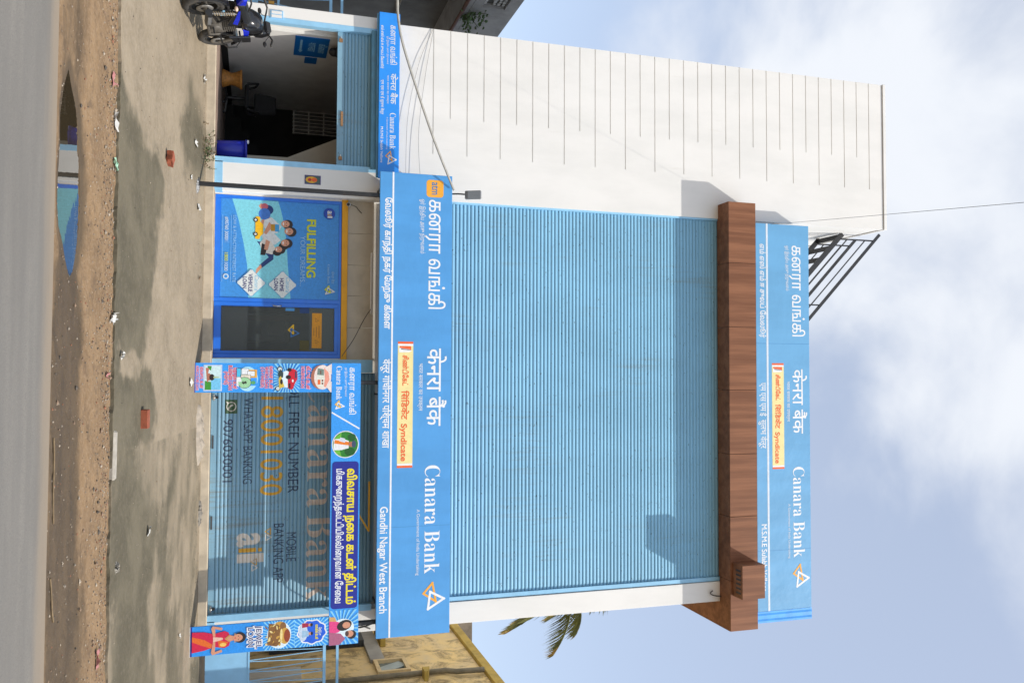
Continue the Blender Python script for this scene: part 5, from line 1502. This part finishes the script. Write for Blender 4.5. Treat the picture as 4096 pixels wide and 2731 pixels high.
for i in range(14):
    a0, a1 = math.radians(60 + 9 * i), math.radians(60 + 9 * (i + 1))
    for rr in (0.345,):
        mg.add([(-0.65 + rr * math.cos(a0), -0.085, 0.305 + rr * math.sin(a0)), (-0.65 + rr * math.cos(a0), 0.085, 0.305 + rr * math.sin(a0)), (-0.65 + rr * math.cos(a1), 0.085, 0.305 + rr * math.sin(a1)), (-0.65 + rr * math.cos(a1), -0.085, 0.305 + rr * math.sin(a1))], [(0, 1, 2, 3)], BLACK, True)
        for s in (-1, 1):
            mg.add([(-0.65 + rr * math.cos(a0), s * 0.085, 0.305 + rr * math.sin(a0)), (-0.65 + (rr - 0.03) * math.cos(a0), s * 0.09, 0.305 + (rr - 0.03) * math.sin(a0)), (-0.65 + (rr - 0.03) * math.cos(a1), s * 0.09, 0.305 + (rr - 0.03) * math.sin(a1)), (-0.65 + rr * math.cos(a1), s * 0.085, 0.305 + rr * math.sin(a1))], [(0, 1, 2, 3)], BLACK, True)
P_('rear_mudguard', mg)
P_('plate_holder', MB().bar((-0.82, 0, 0.74), (-0.96, 0, 0.52), 0.13, 0.012, BLACK))
P_('number_plate', MB().bar((-0.865, 0, 0.74), (-0.945, 0, 0.615), 0.17, 0.004, SIGNG))
for s in (-1, 1):
    P_('fork_leg', MB().tube([(0.65, s * 0.085, 0.295), (0.57, s * 0.085, 0.55)], 0.028, GRM, 10).tube([(0.57, s * 0.085, 0.54), (0.43, s * 0.085, 1.0)], 0.019, STL, 10))
fm = MB()
for i in range(10):
    a0, a1 = math.radians(30 + 12 * i), math.radians(30 + 12 * (i + 1)); rr = 0.32
    fm.add([(0.65 + rr * math.cos(a0), -0.065, 0.295 + rr * math.sin(a0)), (0.65 + rr * math.cos(a0), 0.065, 0.295 + rr * math.sin(a0)), (0.65 + rr * math.cos(a1), 0.065, 0.295 + rr * math.sin(a1)), (0.65 + rr * math.cos(a1), -0.065, 0.295 + rr * math.sin(a1))], [(0, 1, 2, 3)], BLK, True)
P_('front_mudguard', fm)
hl = P_('headlight_cowl', MB().prism([(0.46, 0.84), (0.60, 0.86), (0.64, 0.98), (0.56, 1.12), (0.44, 1.10), (0.42, 0.95)], -0.10, 0.10, BLK), 0.025)
MB().ball((0.60, 0, 0.93), (0.05, 0.075, 0.06), mat('headlight_lens', (0.6, 0.62, 0.63), 0.1, 0.05, 8), 12, 8).build('headlight', hl)
P_('instrument_panel', MB().obox((0.43, 0, 1.10), (0.045, 0, 0.03), (0, 0.08, 0), (-0.012, 0, 0.018), BLACK), 0.01)
hb = P_('handlebar', MB().tube([(0.20, 0.39, 1.11), (0.32, 0.26, 1.14), (0.40, 0.08, 1.06), (0.40, -0.08, 1.06), (0.32, -0.26, 1.14), (0.20, -0.39, 1.11)], 0.013, BLACK, 8))
for s in (-1, 1):
    MB().tube([(0.285, s * 0.29, 1.135), (0.19, s * 0.40, 1.108)], 0.019, RUB, 8).build('grip', hb)
    MB().tube([(0.35, s * 0.25, 1.13), (0.33, s * 0.38, 1.11)], 0.006, STL, 6).build('lever', hb)
    MB().tube([(0.40, s * 0.16, 1.10), (0.44, s * 0.20, 1.04), (0.44, s * 0.24, 1.02)], 0.006, BLACK, 6).ball((0.44, s * 0.27, 1.01), (0.014, 0.05, 0.03), BLACK, 12, 8).build('mirror', hb)
P_('side_stand', MB().tube([(-0.05, 0.12, 0.27), (-0.10, 0.20, 0.035)], 0.011, BLACK, 6))
P_('chain_cover', MB().bar((-0.12, 0.13, 0.36), (-0.66, 0.13, 0.33), 0.012, 0.07, BLACK), 0.005)

# ------------------------------------------------------------------ lanes beside the building
ln = MB()
ln.box(-9.95, -6.37, 0.55, 14.0, 0.3, 0.78, CEM)
structure(ln.build('side_lane'))
ln = MB()
ln.box(4.56, 6.19, 0.55, 14.0, 0.3, 0.78, CEM)
structure(ln.build('side_lane'))

def gate(x0, x1, y, zs, zm, zt, z2, label, n, post_x):
    t = thing('steel_gate', ((x0 + x1) / 2, y, 0.78), label, 'gate')
    MB().box(x0, x1, y - 0.012, y + 0.012, zs, zm, GATEB).build('sheet_panel', t)
    MB().box(x0, x1, y - 0.022, y + 0.022, zm, zm + 0.03, GATEB).build('rail', t)
    MB().box(x0, x1, y - 0.025, y + 0.025, zt, zt + 0.05, GATEB).build('rail', t)
    MB().box(x0, x1, y - 0.022, y + 0.022, z2, z2 + 0.045, GATEB).build('rail', t)
    w = (x1 - x0) / n
    for i in range(n):
        c = x0 + w * (i + 0.5)
        for s in (-1, 1):
            MB().bar((c + s * 0.012, y + s * 0.007, zm + 0.03), (c + s * w * 0.42, y + s * 0.007, zt), 0.012, 0.016, GATEB).build('bar', t)
    for px in post_x:
        MB().box(px - 0.03, px + 0.03, y - 0.03, y + 0.03, 0.76, z2 + 0.06, GATEB).build('post', t)
    return t
gate(4.575, 6.17, 0.45, 0.86, 1.56, 2.83, 3.06, 'sky blue steel gate between the bank and the yellow house', 9, (4.59, 6.15))
lg_ = gate(-8.8, -6.40, 0.35, 0.86, 1.53, 2.80, 3.0, 'sky blue steel gate at the grey house side, behind the motorcycle', 7, (-6.42, -8.78))
MB().box(-7.9, -6.43, 0.325, 0.375, 1.89, 1.93, GATEB).build('rail', lg_)
MB().box(-6.56, -6.50, 0.31, 0.33, 1.74, 1.84, mat('brass_padlock', (0.5, 0.28, 0.06), 0.35, 0.1, 20, metal=0.7)).build('padlock', lg_, 0.006)

# ------------------------------------------------------------------ neighbours
yh = thing('yellow_house', (9, 4.5, 0.3), 'weathered yellow house with a dark-stained side wall', 'house')
MB().box(6.2, 12.5, -0.5, 9.0, -0.1, 6.22, W_YEL).build('wall', yh)
YB = mat('ochre_band_paint', (0.46, 0.33, 0.075), 0.8, 0.14, 4, dirt=0.4, dirtcol=(0.15, 0.12, 0.06))
MB().box(6.12, 12.6, -0.6, 9.1, 6.23, 6.42, YB).build('parapet_band', yh, 0.01)
DST = mat('black_stained_plaster', (0.13, 0.11, 0.09), 0.9, 0.35, 3, dirt=0.6, dirtcol=(0.03, 0.028, 0.025))
MB().box(6.25, 6.92, 5.9, 6.8, 6.43, 6.97, DST).build('roof_block', yh)
wf = MB()
for y0, y1, z0, z1 in ((2.42, 2.50, 4.10, 4.78), (3.12, 3.20, 4.10, 4.78), (2.50, 3.12, 4.10, 4.18), (2.50, 3.12, 4.70, 4.78)):
    wf.box(6.12, 6.205, y0, y1, z0, z1, mat('cream_frame_paint', (0.66, 0.52, 0.30), 0.8, 0.1, 8))
wf = wf.build('window', yh)
MB().box(6.192, 6.199, 2.50, 3.12, 4.18, 4.70, mat('dim_window_glass', (0.16, 0.20, 0.21), 0.15, 0.1, 4)).build('pane', wf)
MB().bar((6.17, 2.62, 4.18), (6.17, 2.95, 4.70), 0.02, 0.3, mat('grey_shutter_leaf', (0.33, 0.40, 0.42), 0.6, 0.1, 5)).build('shutter_leaf', wf)
MB().tube([(6.13, 2.15, 0.6), (6.13, 2.15, 5.45), (6.10, 1.95, 5.62), (6.10, 1.9, 6.2)], 0.055, mat('dirty_grey_pipe', (0.20, 0.18, 0.13), 0.7, 0.2, 6, dirt=0.5), 10).build('drain_pipe', yh)
MB().prism_x([(1.85, 4.95), (2.12, 4.95), (2.12, 5.10), (1.85, 5.02)], 6.0, 6.2, YB).build('pipe_bracket', yh)
MB().box(5.85, 6.198, 4.2, 5.3, 4.40, 4.52, YB).build('ledge', yh, 0.01)
MB().box(6.12, 6.198, 3.2, 5.6, 4.05, 4.35, GREYC).build('ledge_panel', yh)
MB().box(6.05, 6.198, 4.35, 5.15, 2.0, 4.05, mat('dark_doorway', (0.03, 0.035, 0.04), 0.7, 0.2, 5)).build('doorway', yh)
MB().box(6.1, 6.198, 2.7, 3.15, 1.6, 2.6, INW).build('notice_panel', yh)

gh = thing('grey_house', (-12, 3, 0.3), 'grey concrete house with a balcony parapet', 'house')
MB().box(-15, -10.0, -3.0, 10.0, -0.1, 7.4, DGREYC).build('wall', gh)
MB().box(-10.0, -9.0, -3.0, 9.0, 6.46, 6.60, GREYC).build('balcony_slab', gh)
pp = MB()
pp.box(-9.14, -9.0, -3.0, 2.6, 6.61, 7.73, GREYC)
pp.box(-9.14, -9.0, 4.8, 9.0, 6.61, 7.73, GREYC)
pp.box(-9.14, -9.0, 2.6, 4.8, 6.61, 6.84, GREYC)
pp.box(-9.14, -9.0, 2.6, 4.8, 7.43, 7.73, GREYC)
pp = pp.build('balcony_parapet', gh)
la = MB()
JL = mat('pale_lattice_cement', (0.52, 0.52, 0.50), 0.8, 0.15, 8)
rng = random.Random(3)
for i in range(15):
    for j in range(5):
        if rng.random() < 0.68:
            y0, z0 = 2.62 + i * 0.145, 6.85 + j * 0.116
            la.box(-9.10, -9.06, y0 + rng.uniform(0, .03), y0 + 0.10, z0 + rng.uniform(0, .03), z0 + 0.085, JL)
la.box(-9.135, -9.12, 2.6, 4.8, 6.84, 7.43, DGREYC)
la.build('lattice_panel', pp)
MB().tube([(-8.97, -3.0, 6.42), (-8.97, 9.0, 6.42)], 0.05, mat('rust_red_pipe', (0.10, 0.035, 0.022), 0.6, 0.2, 6), 8).build('pipe', gh)
MB().tube([(-9.9, -3.0, 5.2), (-9.9, 9.0, 5.2)], 0.035, mat('dirty_grey_pipe', (0.2, 0.18, 0.13)), 8).build('pipe', gh)
MB().tube([(-9.9, 2.5, 1.0), (-9.9, 2.5, 6.4)], 0.05, mat('dirty_grey_pipe', (0.2, 0.18, 0.13)), 8).build('pipe', gh)
MB().box(-10.03, -9.97, 0.5, 2.0, 3.2, 4.6, mat('dark_doorway', (0.03, 0.035, 0.04))).build('window', gh)

def leaves(mb, pts, m, size, rng, n_per=1):
    for p in pts:
        for _ in range(n_per):
            d = Vector((rng.gauss(0, 1), rng.gauss(0, 1), rng.gauss(0, 1))).normalized()
            u = d.cross(Vector((0.3, 0.2, 1))).normalized(); w = d.cross(u)
            s = size * rng.uniform(0.6, 1.3); q = Vector(p)
            mb.add([q - u * s * 0.5, q + w * s * 0.32, q + u * s * 0.6, q - w * s * 0.32], [(0, 1, 2, 3)], m)
LEAF = mat('small_green_leaf', (0.075, 0.13, 0.045), 0.6, 0.3, 12)
bp = thing('wild_plant', (-8.95, 5.6, 6.5), 'small green plant sprouting from the grey balcony', 'plant')
rng = random.Random(11)
lv_ = MB(); stm = MB()
for k in range(7):
    b0 = Vector((-8.98, 5.35 + rng.uniform(-.2, .2), 6.55)); e0 = b0 + Vector((rng.uniform(.05, .4), rng.uniform(-.5, .5), rng.uniform(-.1, .5)))
    stm.tube([b0, (b0 + e0) / 2 + Vector((0, 0, .05)), e0], 0.008, mat('green_stem', (0.09, 0.10, 0.04), 0.7), 5)
    leaves(lv_, [b0.lerp(e0, rng.uniform(.3, 1.05)) + Vector((rng.gauss(0, .06), rng.gauss(0, .06), rng.gauss(0, .06))) for _ in range(26)], LEAF, 0.10, rng)
stm.build('stem', bp); lv_.build('foliage', bp)

# coconut palm behind the bank
cp = thing('coconut_palm', (7.7, 14.0, 0.0), 'coconut palm whose fronds show past the bank wall', 'palm tree')
TRK = mat('grey_palm_bark', (0.22, 0.18, 0.14), 0.9, 0.2, 5)
crown = Vector((7.75, 14.0, 12.6))
MB().tube([(7.2, 14.0, -0.1), (7.3, 14, 4), (7.5, 14, 8), (7.72, 14, 12.3)], [0.22, 0.17, 0.15, 0.13], TRK, 10).build('trunk', cp)
FR1 = mat('palm_frond_green', (0.20, 0.20, 0.07), 0.55, 0.3, 3, stretch=(1, 1, 1))
FR2 = mat('palm_frond_tip_yellow', (0.42, 0.29, 0.08), 0.6, 0.2, 3)
rng = random.Random(21)
def frond(tip, sag, droop, k):
    tip = Vector(tip); mid = (crown + tip) / 2 + Vector((0, 0, sag))
    mb = MB(); pts = []
    for i in range(25):
        t = i / 24
        pts.append(crown * (1 - t) ** 2 + mid * 2 * t * (1 - t) + tip * t * t)
    mb.tube(pts[::3], [0.03 * (1 - i / 8.5) + 0.004 for i in range(len(pts[::3]))], FR1, 5)
    nseg = 62
    for i in range(3, nseg):
        t = i / nseg
        p = crown * (1 - t) ** 2 + mid * 2 * t * (1 - t) + tip * t * t
        d = ((mid - crown) * (1 - t) + (tip - mid) * t).normalized()
        sd_ = d.cross(Vector((0, 0, 1))).normalized()
        ln_ = (0.95 * math.sin(math.pi * min(1, t * 0.80 + 0.16)) + 0.15) * rng.uniform(0.8, 1.1)
        for s in (-1, 1):
            q = (d * 0.55 + sd_ * s * rng.uniform(0.45, 0.8) + Vector((0, 0, -droop * rng.uniform(0.75, 1.15)))).normalized()
            w = q.cross(d).normalized() * 0.024
            e1 = p + q * ln_ * 0.55; e2 = p + q * ln_ + Vector((0, 0, -0.18 * ln_))
            m_ = FR2 if (t > 0.86 and rng.random() < 0.75) else FR1
            mb.add([p - w, p + w, e1 + w * 0.9, e2, e1 - w * 0.9], [(0, 1, 2, 3, 4)], m_)
    mb.build('frond', cp)
for tip, sag, droop in (((9.15, 13.6, 10.15), 0.55, 0.25), ((10.15, 13.7, 11.95), 0.75, 1.1), ((9.75, 14.6, 13.2), 0.75, 0.9), ((9.2, 15.0, 10.9), 0.9, 0.9), ((7.2, 12.0, 13.2), 0.9, 0.8), ((6.0, 13.5, 12.0), 0.9, 0.9), ((6.4, 15.6, 13.4), 0.8, 0.8), ((7.9, 16.4, 13.6), 0.9, 0.8), ((8.2, 11.9, 11.2), 0.9, 0.9), ((8.4, 14.2, 14.6), 0.4, 0.7)):
    frond(tip, sag, droop, 0)

# ------------------------------------------------------------------ roof stair
rs = thing('steel_stair', (-2.2, 1.0, 12.05), 'black steel stair with handrails climbing to the white tower roof', 'stair')
SL = 0.97
zl = lambda x: 13.23 - SL * (x + 2.208)
for yy in (0.7, 1.5):
    MB().bar((-3.11, yy, zl(-3.11)), (-1.02, yy, zl(-1.02)), 0.03, 0.11, BLACK).build('stringer', rs)
k = 0
xx = -3.05
while xx < -1.05:
    MB().box(xx - 0.05, xx + 0.05, 0.72, 1.48, zl(xx) - 0.012, zl(xx) + 0.012, BLACK).build('tread', rs)
    xx += 0.27
for yy in (0.7, 1.5):
    MB().bar((-3.14, yy, zl(-3.14) + 0.97), (-0.9, yy, zl(-0.9) + 0.97), 0.035, 0.06, BLACK).build('handrail', rs)
    for dz in (0.24, 0.48, 0.72):
        MB().bar((-2.98, yy, zl(-2.98) + dz), (-1.05, yy, zl(-1.05) + dz), 0.02, 0.022, BLACK).build('rail', rs)
    for px in (-2.99, -1.5): MB().box(px - 0.015, px + 0.015, yy - 0.014, yy + 0.014, zl(px) + 0.06, zl(px) + 0.96, BLACK).build('post', rs)

# ------------------------------------------------------------------ cables
def smooth_pts(ctrl, n=10):
    out = []
    c = [Vector(p) for p in ctrl]; c = [c[0] * 2 - c[1]] + c + [c[-1] * 2 - c[-2]]
    for i in range(1, len(c) - 2):
        for k in range(n):
            t = k / n
            out.append(0.5 * ((2 * c[i]) + (c[i + 1] - c[i - 1]) * t + (2 * c[i - 1] - 5 * c[i] + 4 * c[i + 1] - c[i + 2]) * t * t + (3 * c[i] - c[i - 1] - 3 * c[i + 1] + c[i + 2]) * t ** 3))
    return out + [c[-2]]
CABG = mat('grey_cable_sheath', (0.30, 0.29, 0.26), 0.6, 0.1, 10)
THIN = mat('thin_grey_wire', (0.32, 0.32, 0.31), 0.6, 0.1, 10)
def cable(name, ctrl, r, m, label):
    return tag(MB().tube(smooth_pts(ctrl), r, m, 6).build(name), label, 'cable')
cable('power_cable', [(-13.0, -9.0, 4.6), (-8.2, -7.0, 3.45), (-5.4, -5.4, 3.10), (-4.75, -4.5, 3.26), (-4.74, -4.0, 3.35), (-4.66, -3.3, 3.53), (-4.377, -2.3, 3.917), (-3.77, -1.5, 4.383), (-3.159, -0.80, 4.867)], 0.020, CABG, 'thick grey cable slanting down across the white tower to the big sign')
cable('thin_wire', [(-6.28, -0.02, 4.64), (-5.6, -0.04, 4.38), (-4.6, -0.06, 4.18), (-3.4, -0.10, 4.14)], 0.004, THIN, 'thin wire sagging low over the white tower')
cable('thin_wire', [(-6.28, -0.02, 4.65), (-5.4, -0.04, 4.50), (-4.3, -0.06, 4.38), (-3.3, -0.10, 4.42)], 0.004, THIN, 'thin wire sagging higher over the white tower')
cable('thin_wire', [(-3.02, -0.27, 11.62), (-2.434, -4.135, 10.56), (-1.849, -8.0, 9.50), (-1.39, -11.0, 8.68)], 0.0035, THIN, 'thin wire rising from the upper sign into the sky')
cable('black_wire', [(-1.15, 0.16, 3.6), (-0.9, -0.1, 3.42), (-0.55, -0.35, 3.22), (-0.25, -0.6, 3.0)], 0.006, BLACK, 'thin black wire hanging over the beige panels')
cable('black_wire', [(4.25, -0.55, 3.6), (4.32, -0.5, 3.35), (4.30, -0.3, 3.2), (4.42, -0.1, 3.45), (4.5, -0.02, 3.6)], 0.012, BLACK, 'looped black wire behind the right end of the banner arch')
cable('black_wire', [(4.33, -0.01, 10.38), (4.36, -0.06, 10.30), (4.42, -0.03, 10.40), (4.44, -0.05, 10.55)], 0.010, BLACK, 'short black wire loop below the brown band')
am = thing('amber_brace', (2.2, -0.4, 3.4), 'amber steel brace behind the banner arch', 'brace')
MB().bar((1.9, -0.30, 3.52), (2.75, -0.30, 3.52), 0.03, 0.03, HEADY).build('bar', am)
MB().bar((2.35, -0.32, 3.28), (2.75, -0.32, 3.52), 0.025, 0.03, HEADY).build('diagonal', am)

# ------------------------------------------------------------------ small things on the ground
BRK = mat('red_brick_clay', (0.27, 0.070, 0.032), 0.85, 0.2, 14, bump=0.004, bscale=60, dirt=0.3)
def brick(x, y, rz, l, w, h, label, chip=0.0):
    me = bmesh.new()
    bmesh.ops.create_cube(me, size=1.0)
    bmesh.ops.scale(me, vec=(l, w, h), verts=me.verts)
    bmesh.ops.bevel(me, geom=me.edges[:], offset=0.006, segments=1, affect='EDGES')
    if chip:
        bmesh.ops.subdivide_edges(me, edges=me.edges[:], cuts=1)
        for v in me.verts:
            n_ = mnoise.noise(v.co * 14 + Vector((x, y, 0)))
            v.co *= 1 + chip * n_
    m_ = bpy.data.meshes.new('loose_brick'); me.to_mesh(m_); me.free()
    m_.materials.append(BRK)
    o = bpy.data.objects.new('loose_brick', m_); COL.objects.link(o)
    o.location = (x, y, apron_h(x, y) + h / 2 - 0.004); o.rotation_euler = (math.radians(6.4), 0, rz)
    return tag(o, label, 'brick', 'loose bricks on the apron')
brick(-2.83, -2.95, 1.25, 0.22, 0.13, 0.085, 'broken red brick lying near the weeds on the pale apron', 0.35)
brick(0.58, -4.03, 0.04, 0.225, 0.11, 0.085, 'clean-edged red brick lying on the dark damp patch')

PAPER = mat('white_litter', (0.50, 0.49, 0.46), 0.6, 0.08, 20)
MINT = mat('mint_litter', (0.28, 0.46, 0.33), 0.6, 0.08, 20)
PINKL = mat('pink_litter', (0.36, 0.15, 0.14), 0.6, 0.1, 20)
BRNL = mat('brown_litter', (0.20, 0.12, 0.06), 0.8, 0.1, 20)
def gz(x, y): return apron_h(x, y) if y > -5.24 else dirt_z(x, y)
rng = random.Random(77)
def litter(x, y, l, w, m, label):
    mb = MB(); n, k = 4, 3; a = rng.uniform(0, math.pi); vs_ = []
    for j in range(k + 1):
        for i in range(n + 1):
            u, v = (i / n - .5) * l, (j / k - .5) * w
            px, py = x + u * math.cos(a) - v * math.sin(a), y + u * math.sin(a) + v * math.cos(a)
            vs_.append((px + rng.gauss(0, .006), py + rng.gauss(0, .006), gz(px, py) + 0.008 + abs(rng.gauss(0, 0.022))))
    mb.add(vs_, [(j * (n + 1) + i, j * (n + 1) + i + 1, (j + 1) * (n + 1) + i + 1, (j + 1) * (n + 1) + i) for j in range(k) for i in range(n)], m)
    tag(mb.build('litter_scrap'), label, 'litter', 'scraps of litter on the ground')
for x, y, l, w, m, lab in ((1.99, -3.64, .12, .08, PAPER, 'pale crumpled paper alone on the damp apron'),
        (-2.62, -5.34, .20, .06, PAPER, 'long white plastic scrap at the apron edge, left of the puddle'),
        (-2.18, -5.32, .13, .05, MINT, 'mint green wrapper at the apron edge'),
        (-4.80, -0.40, .13, .08, PAPER, 'white scrap before the doorway step'),
        (-3.56, -1.02, .16, .08, PAPER, 'white scrap on the dark patch by the weeds'),
        (-2.95, -1.35, .10, .06, PAPER, 'white scrap near the foot of the sign pole'),
        (-2.62, -0.70, .14, .10, PAPER, 'white scrap under the poster'),
        (-0.55, -5.30, .12, .09, PAPER, 'white lump of plastic at the apron edge below the glass door'),
        (-0.17, -5.04, .09, .05, PAPER, 'white scrap on the apron edge past the dry patch'),
        (0.18, -1.10, .14, .10, PAPER, 'silvery scrap at the foot of the left banner leg'),
        (-3.05, -5.45, .14, .08, PINKL, 'pinkish scrap in the rubbish line'),
        (2.9, -5.6, .20, .08, PINKL, 'reddish scrap in the soil near the right edge'),
        (0.05, -5.45, .08, .06, PINKL, 'bright pink scrap in the rubbish line'),
        (3.9, -1.6, .10, .03, PAPER, 'thin white strip on the apron near the right banner leg'),
        (-1.5, -0.55, .06, .05, BRNL, 'small brown leaf under the glass door')):
    litter(x, y, l, w, m, lab)

def pebble_mesh(mb, x, y, z, r, m, rg):
    vs_ = []
    for (a, b, c) in ((1, 0, 0), (-1, 0, 0), (0, 1, 0), (0, -1, 0), (0, 0, 1), (0, 0, -1)):
        k = r * rg.uniform(0.6, 1.25)
        vs_.append((x + a * k, y + b * k, z + c * k * 0.7))
    mb.add(vs_, [(0, 2, 4), (2, 1, 4), (1, 3, 4), (3, 0, 4), (2, 0, 5), (1, 2, 5), (3, 1, 5), (0, 3, 5)], m)
rg = random.Random(9)
pbs = [mat('pebble_grey', (0.25, 0.21, 0.165), 0.9, 0.2, 30), mat('pebble_pale', (0.36, 0.30, 0.23), 0.9, 0.15, 30), mat('pebble_brown', (0.22, 0.15, 0.10), 0.9, 0.2, 30), mat('pebble_brick', (0.26, 0.115, 0.065), 0.9, 0.2, 30), mat('pebble_dark', (0.09, 0.075, 0.06), 0.9, 0.2, 30)]
mb = MB()
for k in range(5200):
    x = rg.uniform(-5.5, 5.0)
    y = -5.28 - abs(rg.gauss(0, 0.28)) if rg.random() < 0.72 else rg.uniform(-7.5, -5.3)
    if y < -7.5: continue
    if near_pud(x, y) < 0.05: continue
    r = 0.004 + 0.010 * rg.random() ** 2.2 + (0.016 if rg.random() < 0.02 else 0)
    pebble_mesh(mb, x, y, dirt_z(x, y) + r * 0.35, r, pbs[rg.choice((0, 0, 1, 1, 2, 2, 2, 3, 4, 4))], rg)
for k in range(1500):
    x = rg.uniform(-6, 5.2); y = rg.uniform(-5.2, -0.1)
    if rg.random() < 0.5: y = -0.1 - abs(rg.gauss(0, 0.25))
    r = 0.003 + 0.007 * rg.random() ** 3
    pebble_mesh(mb, x, y, apron_h(x, y) + r * 0.4, r, pbs[rg.choice((0, 1, 2, 4))], rg)
o = mb.build('gravel'); o['kind'] = 'stuff'; o['label'] = 'loose grit and pebbles along the apron edge'

def lump(name, cx, cy, rx, ry, h, m, label, cat, seed, rot=0.0, group=None):
    mb = MB(); n, k = 28, 12; vs_ = []
    for j in range(k + 1):
        for i in range(n + 1):
            u, v = i / n * 2 - 1, j / k * 2 - 1
            e = max(0.0, 1 - (abs(u) ** 3 + abs(v) ** 2.4))
            qx, qy = u * rx, v * ry
            x = cx + qx * math.cos(rot) - qy * math.sin(rot) + 0.04 * fbm(u * 4, v * 4, seed); y = cy + qx * math.sin(rot) + qy * math.cos(rot) + 0.03 * fbm(u * 4, v * 4, seed + 3)
            vs_.append((x, y, gz(x, y) - 0.012 + h * e ** 0.5 * (0.75 + 0.5 * fbm(u * 5, v * 3, seed + 7))))
    mb.add(vs_, [(j * (n + 1) + i, j * (n + 1) + i + 1, (j + 1) * (n + 1) + i + 1, (j + 1) * (n + 1) + i) for j in range(k) for i in range(n)], m, True)
    return tag(mb.build(name), label, cat, group)
lump('cement_lump', 1.05, -0.28, 0.50, 0.20, 0.10, CEM, 'long broken lump of pale cement against the plinth', 'rubble', 2)
lump('cement_lump', 2.35, -0.13, 0.22, 0.07, 0.06, mat('grey_cement', (0.22, 0.20, 0.17), 0.9, 0.2, 8), 'grey cement patch on the plinth under the shutter', 'rubble', 12)
kp = MB(); kp.obox((0.90, -5.20, 0.165), (0.26, -0.012, 0.0), (0.003, 0.05, 0.006), (0, -0.003, 0.035), mat('pale_concrete', (0.34, 0.31, 0.26), 0.9, 0.2, 8, bump=0.008))
tag(kp.build('kerb_piece', None, 0.018), 'pale kerb piece lying along the apron edge', 'kerb')
lump('stone', 2.12, -5.02, 0.06, 0.045, 0.05, mat('pale_concrete', (0.5, 0.46, 0.4)), 'pale stone on the apron edge', 'stone', 32)
lump('stone', -2.93, -0.80, 0.11, 0.06, 0.045, GREYC, 'grey rubble by the sign pole foot', 'stone', 42)
# twigs
TW = mat('dry_twig', (0.17, 0.12, 0.065), 0.9, 0.2, 20)
for x0, y0, x1, y1, lab in ((0.55, -7.35, 1.25, -7.32, 'long dry twig lying along the road edge'), (1.68, -7.36, 2.05, -7.28, 'short dry twig in the soil near the road')):
    tag(MB().tube([(x0 + (x1 - x0) * t, y0 + (y1 - y0) * t + 0.02 * math.sin(7 * t), dirt_z(x0 + (x1 - x0) * t, y0 + (y1 - y0) * t) + 0.008) for t in (0, .2, .4, .6, .8, 1)], 0.008, TW, 6).build('twig'), lab, 'twig')
# weeds by the step
wd_ = thing('weed_clump', (-3.65, -0.35, apron_z(-0.35)), 'scrubby weeds growing at the foot of the white pillar', 'weeds')
rng = random.Random(4)
stm, lv_ = MB(), MB()
for k in range(26):
    b0 = Vector((-3.66 + rng.gauss(0, .16), -0.32 + rng.gauss(0, .13), 0)); b0.z = apron_h(b0.x, b0.y)
    e0 = b0 + Vector((rng.gauss(0, .10), rng.gauss(0, .08), rng.uniform(.05, .22)))
    stm.tube([b0, (b0 + e0) / 2, e0], 0.003, TW, 4)
    leaves(lv_, [b0.lerp(e0, rng.uniform(.2, 1)) + Vector((rng.gauss(0, .02), rng.gauss(0, .02), rng.gauss(0, .015))) for _ in range(8)], LEAF if rng.random() < .65 else TW, 0.035, rng)
stm.build('stem', wd_); lv_.build('foliage', wd_)
